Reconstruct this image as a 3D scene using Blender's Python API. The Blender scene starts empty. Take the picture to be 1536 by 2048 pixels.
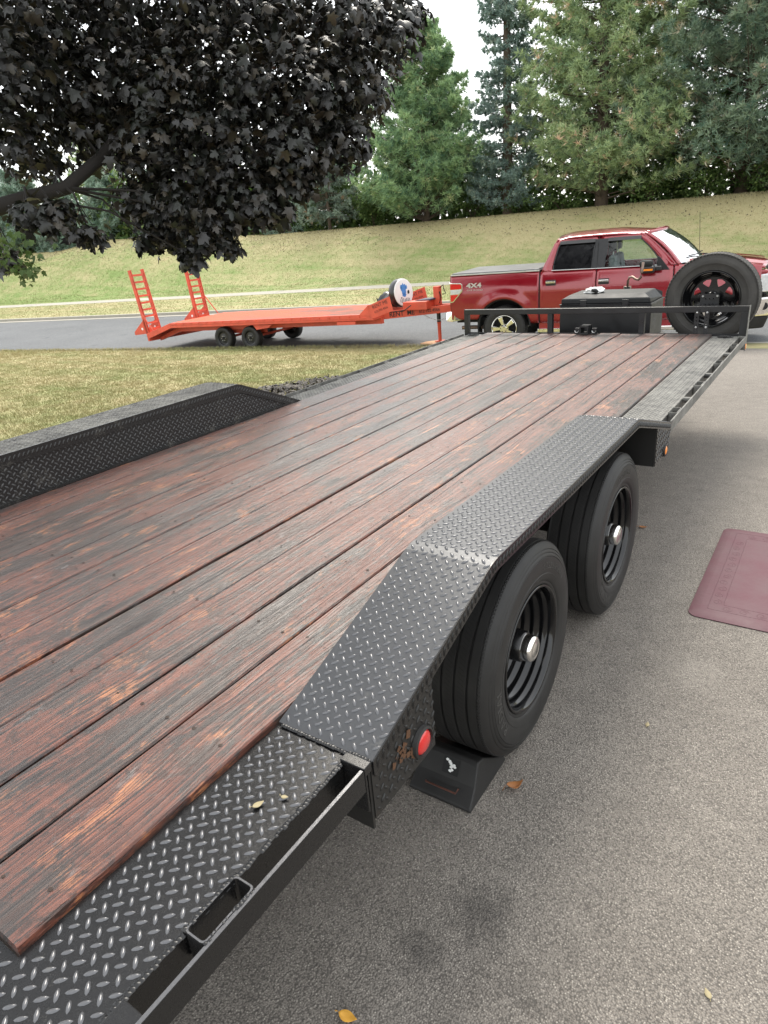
import bpy, bmesh, math, random
import numpy as np
from mathutils import Vector, Matrix
random.seed(7); np.random.seed(7)
sc = bpy.context.scene
C = sc.collection
PI = math.pi
# ------------------------------------------------------------------ camera
RM = [(0.828, 0.554, -0.081), (0.152, -0.362, -0.920), (-0.539, 0.749, -0.384)]
r_ = Vector(RM[0]).normalized(); f_ = Vector(RM[2]).normalized(); d_ = f_.cross(r_).normalized(); r_ = d_.cross(f_).normalized()
cam = bpy.data.cameras.new("camera"); cam_o = bpy.data.objects.new("camera", cam); C.objects.link(cam_o)
cam.sensor_fit = 'VERTICAL'; cam.sensor_height = 36.0; cam.sensor_width = 27.0; cam.lens = 36.0 * 1320 / 2048
cam.clip_start = 0.05; cam.clip_end = 2000
M = Matrix.Identity(4)
for i in range(3):
    M[i][0] = r_[i]; M[i][1] = -d_[i]; M[i][2] = -f_[i]
M[0][3], M[1][3], M[2][3] = 0.9359, -6.2759, 0.9849
cam_o.matrix_world = M
sc.camera = cam_o
# ------------------------------------------------------------------ world, sun, exposure
SUN_EL, SUN_AZ = math.radians(50), math.radians(334)      # azimuth clockwise from +Y
w = bpy.data.worlds.new("World"); sc.world = w; w.use_nodes = True
nt = w.node_tree; nt.nodes.clear()
wo = nt.nodes.new("ShaderNodeOutputWorld"); bg = nt.nodes.new("ShaderNodeBackground")
sky = nt.nodes.new("ShaderNodeTexSky"); sky.sky_type = 'NISHITA'; sky.sun_disc = False
sky.sun_elevation = SUN_EL; sky.sun_rotation = SUN_AZ; sky.dust_density = 3.0; sky.air_density = 1.0
mixw = nt.nodes.new("ShaderNodeMix"); mixw.data_type = 'RGBA'
tcw = nt.nodes.new("ShaderNodeTexCoord"); nw = nt.nodes.new("ShaderNodeTexNoise"); nw.inputs["Scale"].default_value = 2.2
nw.inputs["Detail"].default_value = 5
mrw = nt.nodes.new("ShaderNodeMapRange"); mrw.inputs["From Min"].default_value = 0.3; mrw.inputs["From Max"].default_value = 0.7
mrw.inputs["To Min"].default_value = 0.72; mrw.inputs["To Max"].default_value = 0.97
nt.links.new(tcw.outputs["Generated"], nw.inputs["Vector"]); nt.links.new(nw.outputs["Fac"], mrw.inputs["Value"])
nt.links.new(mrw.outputs[0], mixw.inputs["Factor"]); nt.links.new(sky.outputs[0], mixw.inputs["A"])
mixw.inputs["B"].default_value = (5.7, 5.8, 5.8, 1)
nt.links.new(mixw.outputs["Result"], bg.inputs["Color"]); bg.inputs["Strength"].default_value = 0.14
nt.links.new(bg.outputs[0], wo.inputs[0])
sl = bpy.data.lights.new("sun", 'SUN'); sl.energy = 1.5; sl.angle = math.radians(25); sl.color = (1.0, 0.94, 0.84)
so = bpy.data.objects.new("sun", sl); C.objects.link(so)
sd = Vector((math.sin(SUN_AZ) * math.cos(SUN_EL), math.cos(SUN_AZ) * math.cos(SUN_EL), math.sin(SUN_EL)))
so.rotation_euler = sd.to_track_quat('Z', 'Y').to_euler(); so.location = (0, 0, 20)
sc.view_settings.view_transform = 'Standard'; sc.view_settings.look = 'None'; sc.view_settings.gamma = 1
sc.view_settings.use_curve_mapping = False
sc.view_settings.exposure = 1.5
sc.render.engine = 'CYCLES'; sc.cycles.max_bounces = 8; sc.cycles.transparent_max_bounces = 12
sc.cycles.use_denoising = True

# ------------------------------------------------------------------ materials
class N:
    def __init__(s, name):
        s.m = bpy.data.materials.new(name); s.m.use_nodes = True; s.t = s.m.node_tree; s.t.nodes.clear()
        s.out = s.n("ShaderNodeOutputMaterial"); s.b = s.n("ShaderNodeBsdfPrincipled"); s.l(s.b.outputs[0], s.out.inputs[0])
    def n(s, t, **k):
        x = s.t.nodes.new(t)
        for a, v in k.items(): setattr(x, a, v)
        return x
    def l(s, a, b): s.t.links.new(a, b)
    def put(s, sock, v):
        if hasattr(v, 'is_output'): s.l(v, sock)
        elif isinstance(v, (tuple, list)) and len(v) == 3 and sock.type == 'RGBA': sock.default_value = (*v, 1)
        else: sock.default_value = v
    def co(s, kind="Object", scale=(1, 1, 1), rnd=False):
        c = s.n("ShaderNodeTexCoord").outputs[kind]
        if rnd:
            oi = s.n("ShaderNodeObjectInfo"); v = s.n("ShaderNodeVectorMath", operation='SCALE'); v.inputs[0].default_value = (37.1, 19.3, 11.7)
            s.l(oi.outputs["Random"], v.inputs["Scale"]); a = s.n("ShaderNodeVectorMath", operation='ADD')
            s.l(c, a.inputs[0]); s.l(v.outputs[0], a.inputs[1]); c = a.outputs[0]
        mp = s.n("ShaderNodeMapping"); mp.inputs["Scale"].default_value = scale; s.l(c, mp.inputs[0]); return mp.outputs[0]
    def scale(s, v, sc3):
        mp = s.n("ShaderNodeMapping"); mp.inputs["Scale"].default_value = sc3; s.l(v, mp.inputs[0]); return mp.outputs[0]
    def noise(s, v, scale=5, detail=4, rough=.5, dist=0):
        x = s.n("ShaderNodeTexNoise"); s.l(v, x.inputs["Vector"])
        for k, q in (("Scale", scale), ("Detail", detail), ("Roughness", rough), ("Distortion", dist)): x.inputs[k].default_value = q
        return x.outputs["Fac"]
    def vor(s, v, scale=5, feat='F1', out="Distance", rand=1.0):
        x = s.n("ShaderNodeTexVoronoi", feature=feat); s.l(v, x.inputs["Vector"]); x.inputs["Scale"].default_value = scale
        x.inputs["Randomness"].default_value = rand
        return x.outputs[out]
    def mr(s, v, a, b, c=0., d=1.):
        x = s.n("ShaderNodeMapRange"); s.put(x.inputs["Value"], v)
        for k, q in (("From Min", a), ("From Max", b), ("To Min", c), ("To Max", d)): x.inputs[k].default_value = q
        return x.outputs[0]
    def math(s, op, a, b=0.):
        x = s.n("ShaderNodeMath", operation=op); s.put(x.inputs[0], a); s.put(x.inputs[1], b); return x.outputs[0]
    def mix(s, f, a, b):
        x = s.n("ShaderNodeMix", data_type='RGBA'); s.put(x.inputs["Factor"], f); s.put(x.inputs["A"], a); s.put(x.inputs["B"], b); return x.outputs["Result"]
    def bump(s, h, st=.3, dist=.01, prev=None):
        x = s.n("ShaderNodeBump"); x.inputs["Strength"].default_value = st; x.inputs["Distance"].default_value = dist; s.l(h, x.inputs["Height"])
        if prev is not None: s.l(prev, x.inputs["Normal"])
        return x.outputs[0]
    def fin(s, col=None, rough=None, metal=None, nrm=None, spec=None, coat=None):
        if col is not None: s.put(s.b.inputs["Base Color"], col)
        if rough is not None: s.put(s.b.inputs["Roughness"], rough)
        if metal is not None: s.put(s.b.inputs["Metallic"], metal)
        if nrm is not None: s.l(nrm, s.b.inputs["Normal"])
        if spec is not None: s.put(s.b.inputs["Specular IOR Level"], spec)
        if coat is not None: s.b.inputs["Coat Weight"].default_value = coat; s.b.inputs["Coat Roughness"].default_value = .05
        return s.m

def simple(name, col, rough=.5, metal=0, var=.25, vs=8., bump=0., bs=60., coat=None, spec=None):
    n = N(name); v = n.co(); a = n.noise(v, vs, 5)
    c = n.mix(a, tuple(x * (1 - var) for x in col), tuple(min(1, x * (1 + var)) for x in col))
    r = n.mr(a, .3, .7, max(.02, rough - .08), min(1, rough + .08))
    nr = n.bump(n.noise(v, bs, 3), bump, .004) if bump else None
    return n.fin(c, r, metal, nr, spec, coat)

def m_wood():
    n = N("weathered_stained_wood"); v = n.co(rnd=True)
    warp = n.n("ShaderNodeTexNoise"); n.l(n.scale(v, (5, 1.1, 5)), warp.inputs["Vector"]); warp.inputs["Scale"].default_value = 1.2; warp.inputs["Detail"].default_value = 1.5
    wv = n.n("ShaderNodeVectorMath", operation='MULTIPLY_ADD'); n.l(warp.outputs["Color"], wv.inputs[0]); wv.inputs[1].default_value = (.085, .0, .0); n.l(v, wv.inputs[2])
    # knots push the grain aside
    kv = n.n("ShaderNodeTexVoronoi", feature='F1'); n.l(n.scale(v, (6.5, 1.7, 0)), kv.inputs["Vector"]); kv.inputs["Scale"].default_value = 1.0
    kd = kv.outputs["Distance"]
    g = wv.outputs[0]
    kx = n.n("ShaderNodeCombineXYZ"); n.l(n.mr(kd, .0, .32, .022, 0), kx.inputs[0]); ga = n.n("ShaderNodeVectorMath", operation='ADD'); n.l(g, ga.inputs[0]); n.l(kx.outputs[0], ga.inputs[1]); g = ga.outputs[0]
    grain = n.noise(n.scale(g, (95, .9, 50)), 1, 5, .6)
    fine = n.noise(n.scale(g, (330, 2.4, 160)), 1, 4, .65)
    patch = n.noise(n.scale(v, (4.2, 1.5, 5)), 1, 7, .68, .4)
    patch2 = n.noise(n.scale(v, (8, 3.2, 9)), 1.3, 6, .66, .3)
    mott = n.noise(n.scale(v, (60, 34, 40)), 1, 6, .72)
    gc = n.mr(grain, .36, .62); fc = n.mr(fine, .38, .62)
    dark = n.mix(n.math('MULTIPLY', gc, fc), (.010, .0055, .0045), (.100, .064, .050))
    red = n.mix(fc, (.036, .011, .007), (.185, .056, .031)); org = n.mix(fc, (.11, .034, .014), (.42, .165, .066))
    edge = n.math('ADD', n.math('MULTIPLY', patch, .60), n.math('ADD', n.math('MULTIPLY', grain, .22), n.math('MULTIPLY', mott, .18)))
    f1 = n.math('MULTIPLY', n.mr(edge, .470, .515), n.mr(mott, .38, .46, .25, 1))
    c = n.mix(n.math('MULTIPLY', f1, .9), dark, red)
    e2 = n.math('ADD', n.math('MULTIPLY', patch2, .62), n.math('ADD', n.math('MULTIPLY', fine, .20), n.math('MULTIPLY', mott, .18)))
    f2 = n.mr(e2, .562, .612); c = n.mix(n.math('MULTIPLY', f2, .8), c, org)
    crk = n.mr(n.noise(n.scale(g, (170, 1.1, 120)), 1, 3, .6), .60, .645)
    c = n.mix(n.math('MULTIPLY', crk, .85), c, (.007, .005, .005))
    st = n.noise(n.scale(v, (5.5, 3.0, 6)), 1.6, 8, .74, .5); fs = n.mr(st, .575, .605)
    c = n.mix(n.math('MULTIPLY', fs, .80), c, (.030, .013, .008))
    st2 = n.noise(n.scale(v, (34, 26, 30)), 1., 4, .6); fs2 = n.math('MULTIPLY', n.mr(st2, .61, .63), n.mr(patch, .5, .56)); c = n.mix(n.math('MULTIPLY', fs2, .8), c, (.022, .010, .007))
    sg = n.noise(n.scale(v, (20, 7, 14)), 1.1, 7, .75); fg = n.mr(sg, .60, .68); c = n.mix(n.math('MULTIPLY', fg, .32), c, (.26, .24, .23))
    kn = n.mr(n.math('ADD', kd, n.math('MULTIPLY', mott, .07)), .085, .115, 1, 0)
    ring = n.math('MULTIPLY', n.mr(n.math('SINE', n.math('MULTIPLY', kd, 150.)), .0, .9), n.mr(kd, .10, .30, 1, 0))
    c = n.mix(n.math('MULTIPLY', kn, .85), c, (.012, .008, .007)); c = n.mix(n.math('MULTIPLY', ring, .7), c, (.015, .010, .009))
    dv = n.mr(n.vor(n.scale(v, (24, 10, 0)), 1.0), .035, .055, 1, 0); c = n.mix(dv, c, (.007, .005, .005))
    h = n.math('ADD', n.math('MULTIPLY', gc, .5), n.math('MULTIPLY', fc, .25))
    h = n.math('SUBTRACT', h, n.math('MULTIPLY', n.math('ADD', n.math('ADD', kn, dv), crk), .6))
    nb = n.bump(h, .6, .0030); nb = n.bump(mott, .2, .002, nb)
    rg = n.mr(n.math('ADD', n.math('MULTIPLY', mott, .5), n.math('MULTIPLY', patch, .5)), .35, .65, .28, .60)
    n.b.inputs['Sheen Weight'].default_value = .07; n.b.inputs['Sheen Roughness'].default_value = .4; n.b.inputs['Coat Weight'].default_value = .30; n.b.inputs['Coat Roughness'].default_value = .36; n.l(nb, n.b.inputs['Coat Normal'])  # sheen adds grey grazing brightness standing in for sky reflection on the planks
    return n.fin(c, rg, 0, nb, .5)

def m_steel(name, dust=0.0, base=(.012, .012, .013), rough=.24, tan=(.24, .225, .19), sheen=.03, metal=0.):
    n = N(name); v = n.co()
    a = n.noise(v, 14, 6, .65); b = n.noise(v, 120, 4, .7); c2 = n.noise(v, 3.2, 5, .6)
    f = n.mr(n.math('ADD', n.math('MULTIPLY', a, .45), n.math('ADD', n.math('MULTIPLY', b, .3), n.math('MULTIPLY', c2, .25))), .62 - .42 * dust, .74 - .2 * dust, 0, min(1, .18 + dust))
    c = n.mix(f, base, tan)
    r = n.mr(f, 0, .8, rough, .68); r = n.math('ADD', r, n.mr(b, .3, .7, -.05, .07))
    n.b.inputs['Sheen Weight'].default_value = sheen; n.b.inputs['Sheen Roughness'].default_value = .4; return n.fin(c, r, metal, n.bump(n.math('ADD', b, n.math('MULTIPLY', a, .6)), .10, .002), .42)  # sheen lifts the steel at grazing angles, imitating sky glare, strongest on the fender

def m_asphalt(name, c0, c1, chip=95., chips=.5, bump=.55, rough=.85, stains=False):
    n = N(name); v = n.co()
    vd = n.n("ShaderNodeTexVoronoi", feature='F1'); n.l(v, vd.inputs["Vector"]); vd.inputs["Scale"].default_value = chip
    rnd = n.n("ShaderNodeSeparateColor"); n.l(vd.outputs["Color"], rnd.inputs[0])
    big = n.noise(v, .55, 5, .6); mid = n.noise(v, 9, 5, .65); fin = n.noise(v, 260, 3, .7)
    base = n.mix(n.mr(big, .3, .7), c0, c1)
    base = n.mix(n.mr(mid, .3, .75, 0, .5), base, tuple(x * 1.35 for x in c1))
    m = n.mr(rnd.outputs[0], .55, .98, 0, chips)
    m = n.math('MULTIPLY', m, n.mr(vd.outputs["Distance"], .25, .5, 1, 0))
    c = n.mix(m, base, (.50, .46, .40))
    m2 = n.math('MULTIPLY', n.mr(rnd.outputs[1], .6, .9), n.mr(vd.outputs["Distance"], .2, .5, 1, 0))
    c = n.mix(n.math('MULTIPLY', m2, .7), c, (.028, .026, .025))
    c = n.mix(n.mr(vd.outputs["Distance"], .45, .75, 0, .55), c, (.02, .019, .018))
    # oil spots
    ov = n.noise(v, 1.3, 3, .5); c = n.mix(n.mr(ov, .70, .76, 0, .5), c, (.02, .019, .018))
    if stains:
        for (sx, sy, r, cc, am) in ((.34, -5.16, .09, (.035, .032, .030), .5), (.25, -5.33, .06, (.035, .032, .030), .5), (.52, -5.30, .05, (.05, .045, .04), .3), (.63, -3.78, .12, (.34, .31, .27), .22), (.62, -2.35, .10, (.34, .31, .27), .25)):
            d = n.n("ShaderNodeVectorMath", operation='DISTANCE'); n.l(n.scale(n.co(), (1, 1, 0)), d.inputs[0]); d.inputs[1].default_value = (sx, sy, 0)
            q = n.math('ADD', d.outputs["Value"], n.math('MULTIPLY', n.mr(n.noise(v, 22, 5, .7), .3, .7, -1, 1), r * .7)); c = n.mix(n.mr(q, r * .2, r * 1.3, am, 0), c, cc)
    h = n.math('SUBTRACT', n.math('MULTIPLY', fin, .35), vd.outputs["Distance"])
    return n.fin(c, rough, 0, n.bump(h, bump, .006), .35)

def m_grass(name, blade=False):
    n = N(name); v = n.co()
    a = n.noise(v, .35, 5, .6); b = n.noise(v, 2.4, 5, .65); e = n.noise(v, 30, 3, .6)
    green = n.mix(e, (.115, .170, .045), (.205, .270, .085)); dry = n.mix(e, (.30, .255, .125), (.42, .37, .21))
    bd = n.noise(n.scale(v, (.10, 1.5, .3)), 1, 4, .55); f = n.mr(n.math('ADD', n.math('MULTIPLY', a, .35), n.math('ADD', n.math('MULTIPLY', b, .33), n.math('MULTIPLY', bd, .32))), .37, .60)
    at = n.n("ShaderNodeAttribute"); at.attribute_name = "dry"
    f = n.math('ADD', f, at.outputs["Fac"])
    f.node.use_clamp = True
    c = n.mix(f, green, dry)
    if blade:
        t = n.n("ShaderNodeAttribute"); t.attribute_name = "tint"; c = n.mix(n.mr(t.outputs["Fac"], 0, 1, 0, .45), c, (.36, .32, .17))
    return n.fin(c, .8, 0, None if blade else n.bump(e, .6, .03), .2)

def m_leaf(name, c0, c1, c2, rough=.6, trans=.25, spec=.3):
    n = N(name); t = n.n("ShaderNodeAttribute"); t.attribute_name = "tint"
    c = n.mix(n.mr(t.outputs["Fac"], 0, .6), c0, c1); c = n.mix(n.mr(t.outputs["Fac"], .75, 1.0), c, c2)
    n.fin(c, rough, 0, None, spec)
    if trans:
        tr = n.n("ShaderNodeBsdfTranslucent"); n.l(c, tr.inputs[0]); mx = n.n("ShaderNodeMixShader"); mx.inputs[0].default_value = trans
        n.l(n.b.outputs[0], mx.inputs[1]); n.l(tr.outputs[0], mx.inputs[2]); n.l(mx.outputs[0], n.out.inputs[0])
    return n.m

def m_glass(name, tint=(.75, .82, .8), k=.0):
    n = N(name); tr = n.n("ShaderNodeBsdfTransparent"); tr.inputs[0].default_value = (*tint, 1)
    gl = n.n("ShaderNodeBsdfGlossy"); gl.inputs["Roughness"].default_value = .02
    lw = n.n("ShaderNodeFresnel"); lw.inputs[0].default_value = 1.5
    mx = n.n("ShaderNodeMixShader"); n.l(n.math('ADD', lw.outputs[0], k), mx.inputs[0]); n.l(tr.outputs[0], mx.inputs[1]); n.l(gl.outputs[0], mx.inputs[2])
    n.l(mx.outputs[0], n.out.inputs[0]); return n.m

MW = m_wood(); LUGM = {}
MS = m_steel("black_painted_steel", .04, (.006, .006, .0065)); MS2 = m_steel("dusty_black_steel", .60, rough=.5, tan=(.27, .262, .235)); MS3 = m_steel("dull_dusty_steel", .20, (.014, .0135, .013))
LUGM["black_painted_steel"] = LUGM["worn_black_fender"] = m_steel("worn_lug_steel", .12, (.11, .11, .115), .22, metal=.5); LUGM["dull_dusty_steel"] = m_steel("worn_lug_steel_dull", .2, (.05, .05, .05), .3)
MRUST = m_steel("rusty_steel", .18, (.012, .0115, .011), .42, (.07, .038, .02))
MBK = simple("satin_black", (.010, .010, .011), .35, bump=.05)
MBKD = simple("matte_dark", (.008, .008, .008), .8)
def m_rubber(name, c=(.019, .0185, .018), rough=.62):
    n = N(name); v = n.co(); a = n.noise(v, 9, 5, .6); b = n.noise(v, 300, 3, .7)
    cc = n.mix(n.mr(a, .35, .75), c, tuple(x * 1.6 for x in c)); return n.fin(cc, rough, 0, n.bump(b, .15, .0015), .4)
MRB = m_rubber("tyre_rubber", (.0145, .014, .0135), .55); MRBD = m_rubber("dusty_tyre_tread", (.036, .034, .031), .75)
MRIM = simple("gloss_black_rim", (.005, .005, .0055), .13, spec=.5)
MCHR = simple("chrome", (.85, .84, .82), .07, 1.0, .04)
MZN = simple("zinc", (.55, .55, .54), .35, .9, .15)
MOR = simple("orange_red_paint", (.56, .080, .040), .5, 0, .38, 4, .05)
def m_od():
    n = N("worn_orange_deck"); v = n.co(); a = n.noise(n.scale(v, (.55, 1.3, 1)), 1., 6, .65); e = n.noise(n.scale(v, (3, 40, 1)), 1, 4, .6); sx = n.n("ShaderNodeSeparateXYZ"); n.l(v, sx.inputs[0])
    f = n.mr(n.math('ADD', a, n.math('MULTIPLY', sx.outputs[0], .05)), .60, .76); return n.fin(n.mix(f, n.mix(e, (.50, .085, .045), (.62, .14, .08)), n.mix(e, (.13, .065, .05), (.27, .14, .11))), .8, spec=.15)
MORD = m_od()
MRED = simple("red_car_paint", (.235, .006, .014), .22, .25, .10, 1.2, coat=1.0)
MWHITE = simple("white_vinyl", (.72, .72, .70), .4, 0, .05)
MBLUE = simple("blue_print", (.05, .20, .50), .5, 0, .3, 30)
MDK = simple("black_paint_lettering", (.012, .011, .010), .6)
MCONC = simple("pale_concrete", (.30, .28, .235), .85, 0, .22, 5, .4, 150)
MRBK = simple("dirty_white_letters", (.45, .45, .43), .7)
MLENSR = simple("red_lens", (.55, .012, .012), .14, 0, .12, 40, coat=.8)
MLENSA = simple("amber_lens", (.75, .22, .02), .2, 0, .12, 40, coat=.6)
MCLR = simple("clear_lamp_lens", (.62, .64, .66), .10, .3, .3, 25, coat=1)
MTINT = simple("tinted_glass", (.004, .004, .005), .03, 0, .1, spec=.22)
MGLS = m_glass("window_glass"); MGLW = m_glass("windshield_glass", (.6, .68, .68), .16)
MSEAT = simple("grey_fabric", (.18, .20, .20), .9, 0, .2, 30, .2)
MVIN = simple("grey_vinyl_cover", (.055, .058, .062), .38, 0, .12, 4, .05)
MPLUM = simple("plum_mat_vinyl", (.078, .021, .032), .62, 0, .30, 6, .35, 28)
MDL = simple("dry_leaf", (.30, .12, .035), .7, 0, .4, 60); MDLY = simple("yellow_dry_leaf", (.70, .36, .05), .7, 0, .3, 40)
MPALE = simple("pale_dead_leaf", (.30, .25, .14), .7, 0, .4, 60)
MRAG = simple("white_rag", (.68, .68, .67), .85, 0, .15, 20, .3)
MCARD = simple("plywood_pad", (.52, .30, .16), .8, 0, .3, 10)
MPIPE = simple("worn_pipe", (.20, .14, .11), .35, .7, .4, 30)
MBARK = simple("dark_bark", (.017, .014, .012), .95, 0, .4, 12, .8, 30)
MBARKP = simple("grey_brown_bark", (.10, .075, .055), .95, 0, .4, 8, .7, 20)
MASPH = m_asphalt("driveway_asphalt", (.168, .149, .129), (.225, .202, .176), 190., .66, .75, stains=True)
MROAD = m_asphalt("street_asphalt", (.080, .085, .090), (.125, .131, .137), 60, .25, .25)
MGR = m_grass("lawn_ground"); MGB = m_grass("grass_blades", True)
MMULCH = simple("mulch", (.045, .032, .026), .95, 0, .6, 40, .8, 60)

# ------------------------------------------------------------------ mesh builder
class MB:
    def __init__(s): s.v = []; s.f = []
    def add(s, vs, fs):
        o = len(s.v); s.v += [tuple(x) for x in vs]; s.f += [tuple(i + o for i in f) for f in fs]; return s
    def box(s, x0, x1, y0, y1, z0, z1):
        return s.add([(x0, y0, z0), (x1, y0, z0), (x1, y1, z0), (x0, y1, z0), (x0, y0, z1), (x1, y0, z1), (x1, y1, z1), (x0, y1, z1)],
                     [(0, 3, 2, 1), (4, 5, 6, 7), (0, 1, 5, 4), (1, 2, 6, 5), (2, 3, 7, 6), (3, 0, 4, 7)])
    def hexa(s, p): return s.add(p, [(0, 3, 2, 1), (4, 5, 6, 7), (0, 1, 5, 4), (1, 2, 6, 5), (2, 3, 7, 6), (3, 0, 4, 7)])
    def prism(s, poly, axis, a, b):
        """poly: 2-D outline; axis 0 -> (y,z), 1 -> (x,z), 2 -> (x,y)"""
        def P(q, t): return {0: (t, q[0], q[1]), 1: (q[0], t, q[1]), 2: (q[0], q[1], t)}[axis]
        n = len(poly)
        return s.add([P(q, a) for q in poly] + [P(q, b) for q in poly],
                     [tuple(range(n - 1, -1, -1)), tuple(range(n, 2 * n))] + [(i, (i + 1) % n, (i + 1) % n + n, i + n) for i in range(n)])
    def tube(s, path, r, n=8, cap=True):
        P = [Vector(p) for p in path]; o = len(s.v); rs = r if isinstance(r, (list, tuple)) else [r] * len(P)
        up = Vector((0, 0, 1))
        for i, p in enumerate(P):
            t = (P[min(i + 1, len(P) - 1)] - P[max(i - 1, 0)]).normalized()
            a = t.cross(up if abs(t.z) < .95 else Vector((1, 0, 0))).normalized(); b = t.cross(a)
            for k in range(n):
                an = 2 * PI * k / n; s.v.append(tuple(p + (a * math.cos(an) + b * math.sin(an)) * rs[i]))
        for i in range(len(P) - 1):
            for k in range(n):
                s.f.append((o + i * n + k, o + i * n + (k + 1) % n, o + (i + 1) * n + (k + 1) % n, o + (i + 1) * n + k))
        if cap: s.f.append(tuple(o + k for k in range(n))); s.f.append(tuple(o + (len(P) - 1) * n + n - 1 - k for k in range(n)))
        return s
    def revolve(s, prof, c=(0, 0, 0), axis=0, n=48, close=False):
        """prof: (axial, radius)"""
        o = len(s.v)
        for k in range(n):
            a = 2 * PI * k / n; ca, sa = math.cos(a), math.sin(a)
            for (x, r) in prof:
                s.v.append({0: (c[0] + x, c[1] + r * ca, c[2] + r * sa), 1: (c[0] + r * ca, c[1] + x, c[2] + r * sa), 2: (c[0] + r * ca, c[1] + r * sa, c[2] + x)}[axis])
        m = len(prof)
        for k in range(n):
            for i in range(m if close else m - 1):
                j = (i + 1) % m; s.f.append((o + k * m + i, o + k * m + j, o + ((k + 1) % n) * m + j, o + ((k + 1) % n) * m + i))
        return s
    def grid(s, fn, us, vs):
        o = len(s.v); m = len(vs)
        for u in us:
            for v in vs: s.v.append(tuple(fn(u, v)))
        for i in range(len(us) - 1):
            for j in range(m - 1): s.f.append((o + i * m + j, o + (i + 1) * m + j, o + (i + 1) * m + j + 1, o + i * m + j + 1))
        return s
    def build(s, name, mat, parent=None, smooth=False, bevel=0, world=False, solid=0, fix=True):
        me = bpy.data.meshes.new(name); me.from_pydata(s.v, [], s.f)
        if fix:
            bm = bmesh.new(); bm.from_mesh(me); bmesh.ops.recalc_face_normals(bm, faces=bm.faces); bm.to_mesh(me); bm.free()
        o = bpy.data.objects.new(name, me); C.objects.link(o)
        for m in (mat if isinstance(mat, list) else [mat]): me.materials.append(m)
        if smooth:
            for p in me.polygons: p.use_smooth = True
            if smooth != 'all': me.set_sharp_from_angle(angle=math.radians(38))
        if parent is not None:
            o.parent = parent
            if world: o.matrix_parent_inverse = Matrix.LocRotScale(parent.location, parent.rotation_euler, None).inverted()
        if solid: sm = o.modifiers.new("thick", 'SOLIDIFY'); sm.thickness = solid; sm.offset = -1
        if bevel: b = o.modifiers.new("bevel", 'BEVEL'); b.width = bevel; b.segments = 2; b.limit_method = 'ANGLE'
        return o
def tag(o, label=None, cat=None, group=None, kind=None):
    if label: o['label'] = label
    if cat: o['category'] = cat
    if group: o['group'] = group
    if kind: o['kind'] = kind
    return o
def empty(name, loc=(0, 0, 0), rot=(0, 0, 0), parent=None):
    o = bpy.data.objects.new(name, None); C.objects.link(o); o.location = loc; o.rotation_euler = rot; o.empty_display_size = .1
    if parent is not None: o.parent = parent
    return o
def copy_tree(o, parent=None):
    c = o.copy(); C.objects.link(c)
    mpi = o.matrix_parent_inverse.copy()
    if parent is not None: c.parent = parent; c.matrix_parent_inverse = mpi
    for ch in list(o.children): copy_tree(ch, c)
    return c
def raw_mesh(name, V, F, mat, parent=None, tint=None, attr=None, smooth=False):
    """numpy arrays: V (n,3), F (m,k)"""
    me = bpy.data.meshes.new(name); n, (m, k) = len(V), F.shape
    me.vertices.add(n); me.vertices.foreach_set("co", V.astype(np.float32).ravel())
    me.loops.add(m * k); me.loops.foreach_set("vertex_index", F.astype(np.int32).ravel())
    me.polygons.add(m); me.polygons.foreach_set("loop_start", np.arange(0, m * k, k, dtype=np.int32)); me.polygons.foreach_set("loop_total", np.full(m, k, dtype=np.int32))
    for nm, arr in ((("tint", tint),) if tint is not None else ()) + ((attr,) if attr else ()):
        a = me.attributes.new(nm, 'FLOAT', 'POINT'); a.data.foreach_set("value", arr.astype(np.float32))
    if smooth: me.polygons.foreach_set("use_smooth", np.ones(m, dtype=bool))
    me.materials.append(mat); me.update(calc_edges=True)
    o = bpy.data.objects.new(name, me); C.objects.link(o)
    if parent is not None: o.parent = parent
    return o
def scatter(tv, tf, P, R, S, T=None):
    """template verts tv, faces tf, positions P (n,3), rotations R (n,3,3), scale S (n,) or (n,3)"""
    n = len(P); S = np.asarray(S, float); S = S[:, None] if S.ndim == 1 else S
    V = np.einsum('nij,nkj->nki', R, tv[None] * S[:, None, :]) + P[:, None, :]
    F = tf[None] + (np.arange(n) * len(tv))[:, None, None]
    t = None if T is None else np.repeat(T, len(tv))
    return V.reshape(-1, 3), F.reshape(-1, tf.shape[1]), t
def rot_from(zdir, spin):
    z = zdir / np.linalg.norm(zdir, axis=1, keepdims=True); h = np.where(np.abs(z[:, 2:3]) > .95, np.array([[1., 0, 0]]), np.array([[0, 0, 1.]]))
    x = np.cross(h, z); x /= np.linalg.norm(x, axis=1, keepdims=True); y = np.cross(z, x)
    c, s = np.cos(spin)[:, None], np.sin(spin)[:, None]
    return np.stack([x * c + y * s, -x * s + y * c, z], axis=2)
def text_geo(txt, size, bold=0.0, sx=1.0):
    """flat lettering outline filled, returned as (verts 2-D, faces), centred"""
    cu = bpy.data.curves.new("lettering", 'FONT'); cu.body = txt; cu.size = size; cu.align_x = 'CENTER'; cu.align_y = 'CENTER'; cu.offset = bold; cu.resolution_u = 2
    o = bpy.data.objects.new("lettering", cu); C.objects.link(o); dg = bpy.context.evaluated_depsgraph_get()
    me = bpy.data.meshes.new_from_object(o.evaluated_get(dg)); v = [(p.co.x * sx, p.co.y) for p in me.vertices]; f = [tuple(p.vertices) for p in me.polygons]
    bpy.data.objects.remove(o); bpy.data.curves.remove(cu); bpy.data.meshes.remove(me); return v, f
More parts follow.
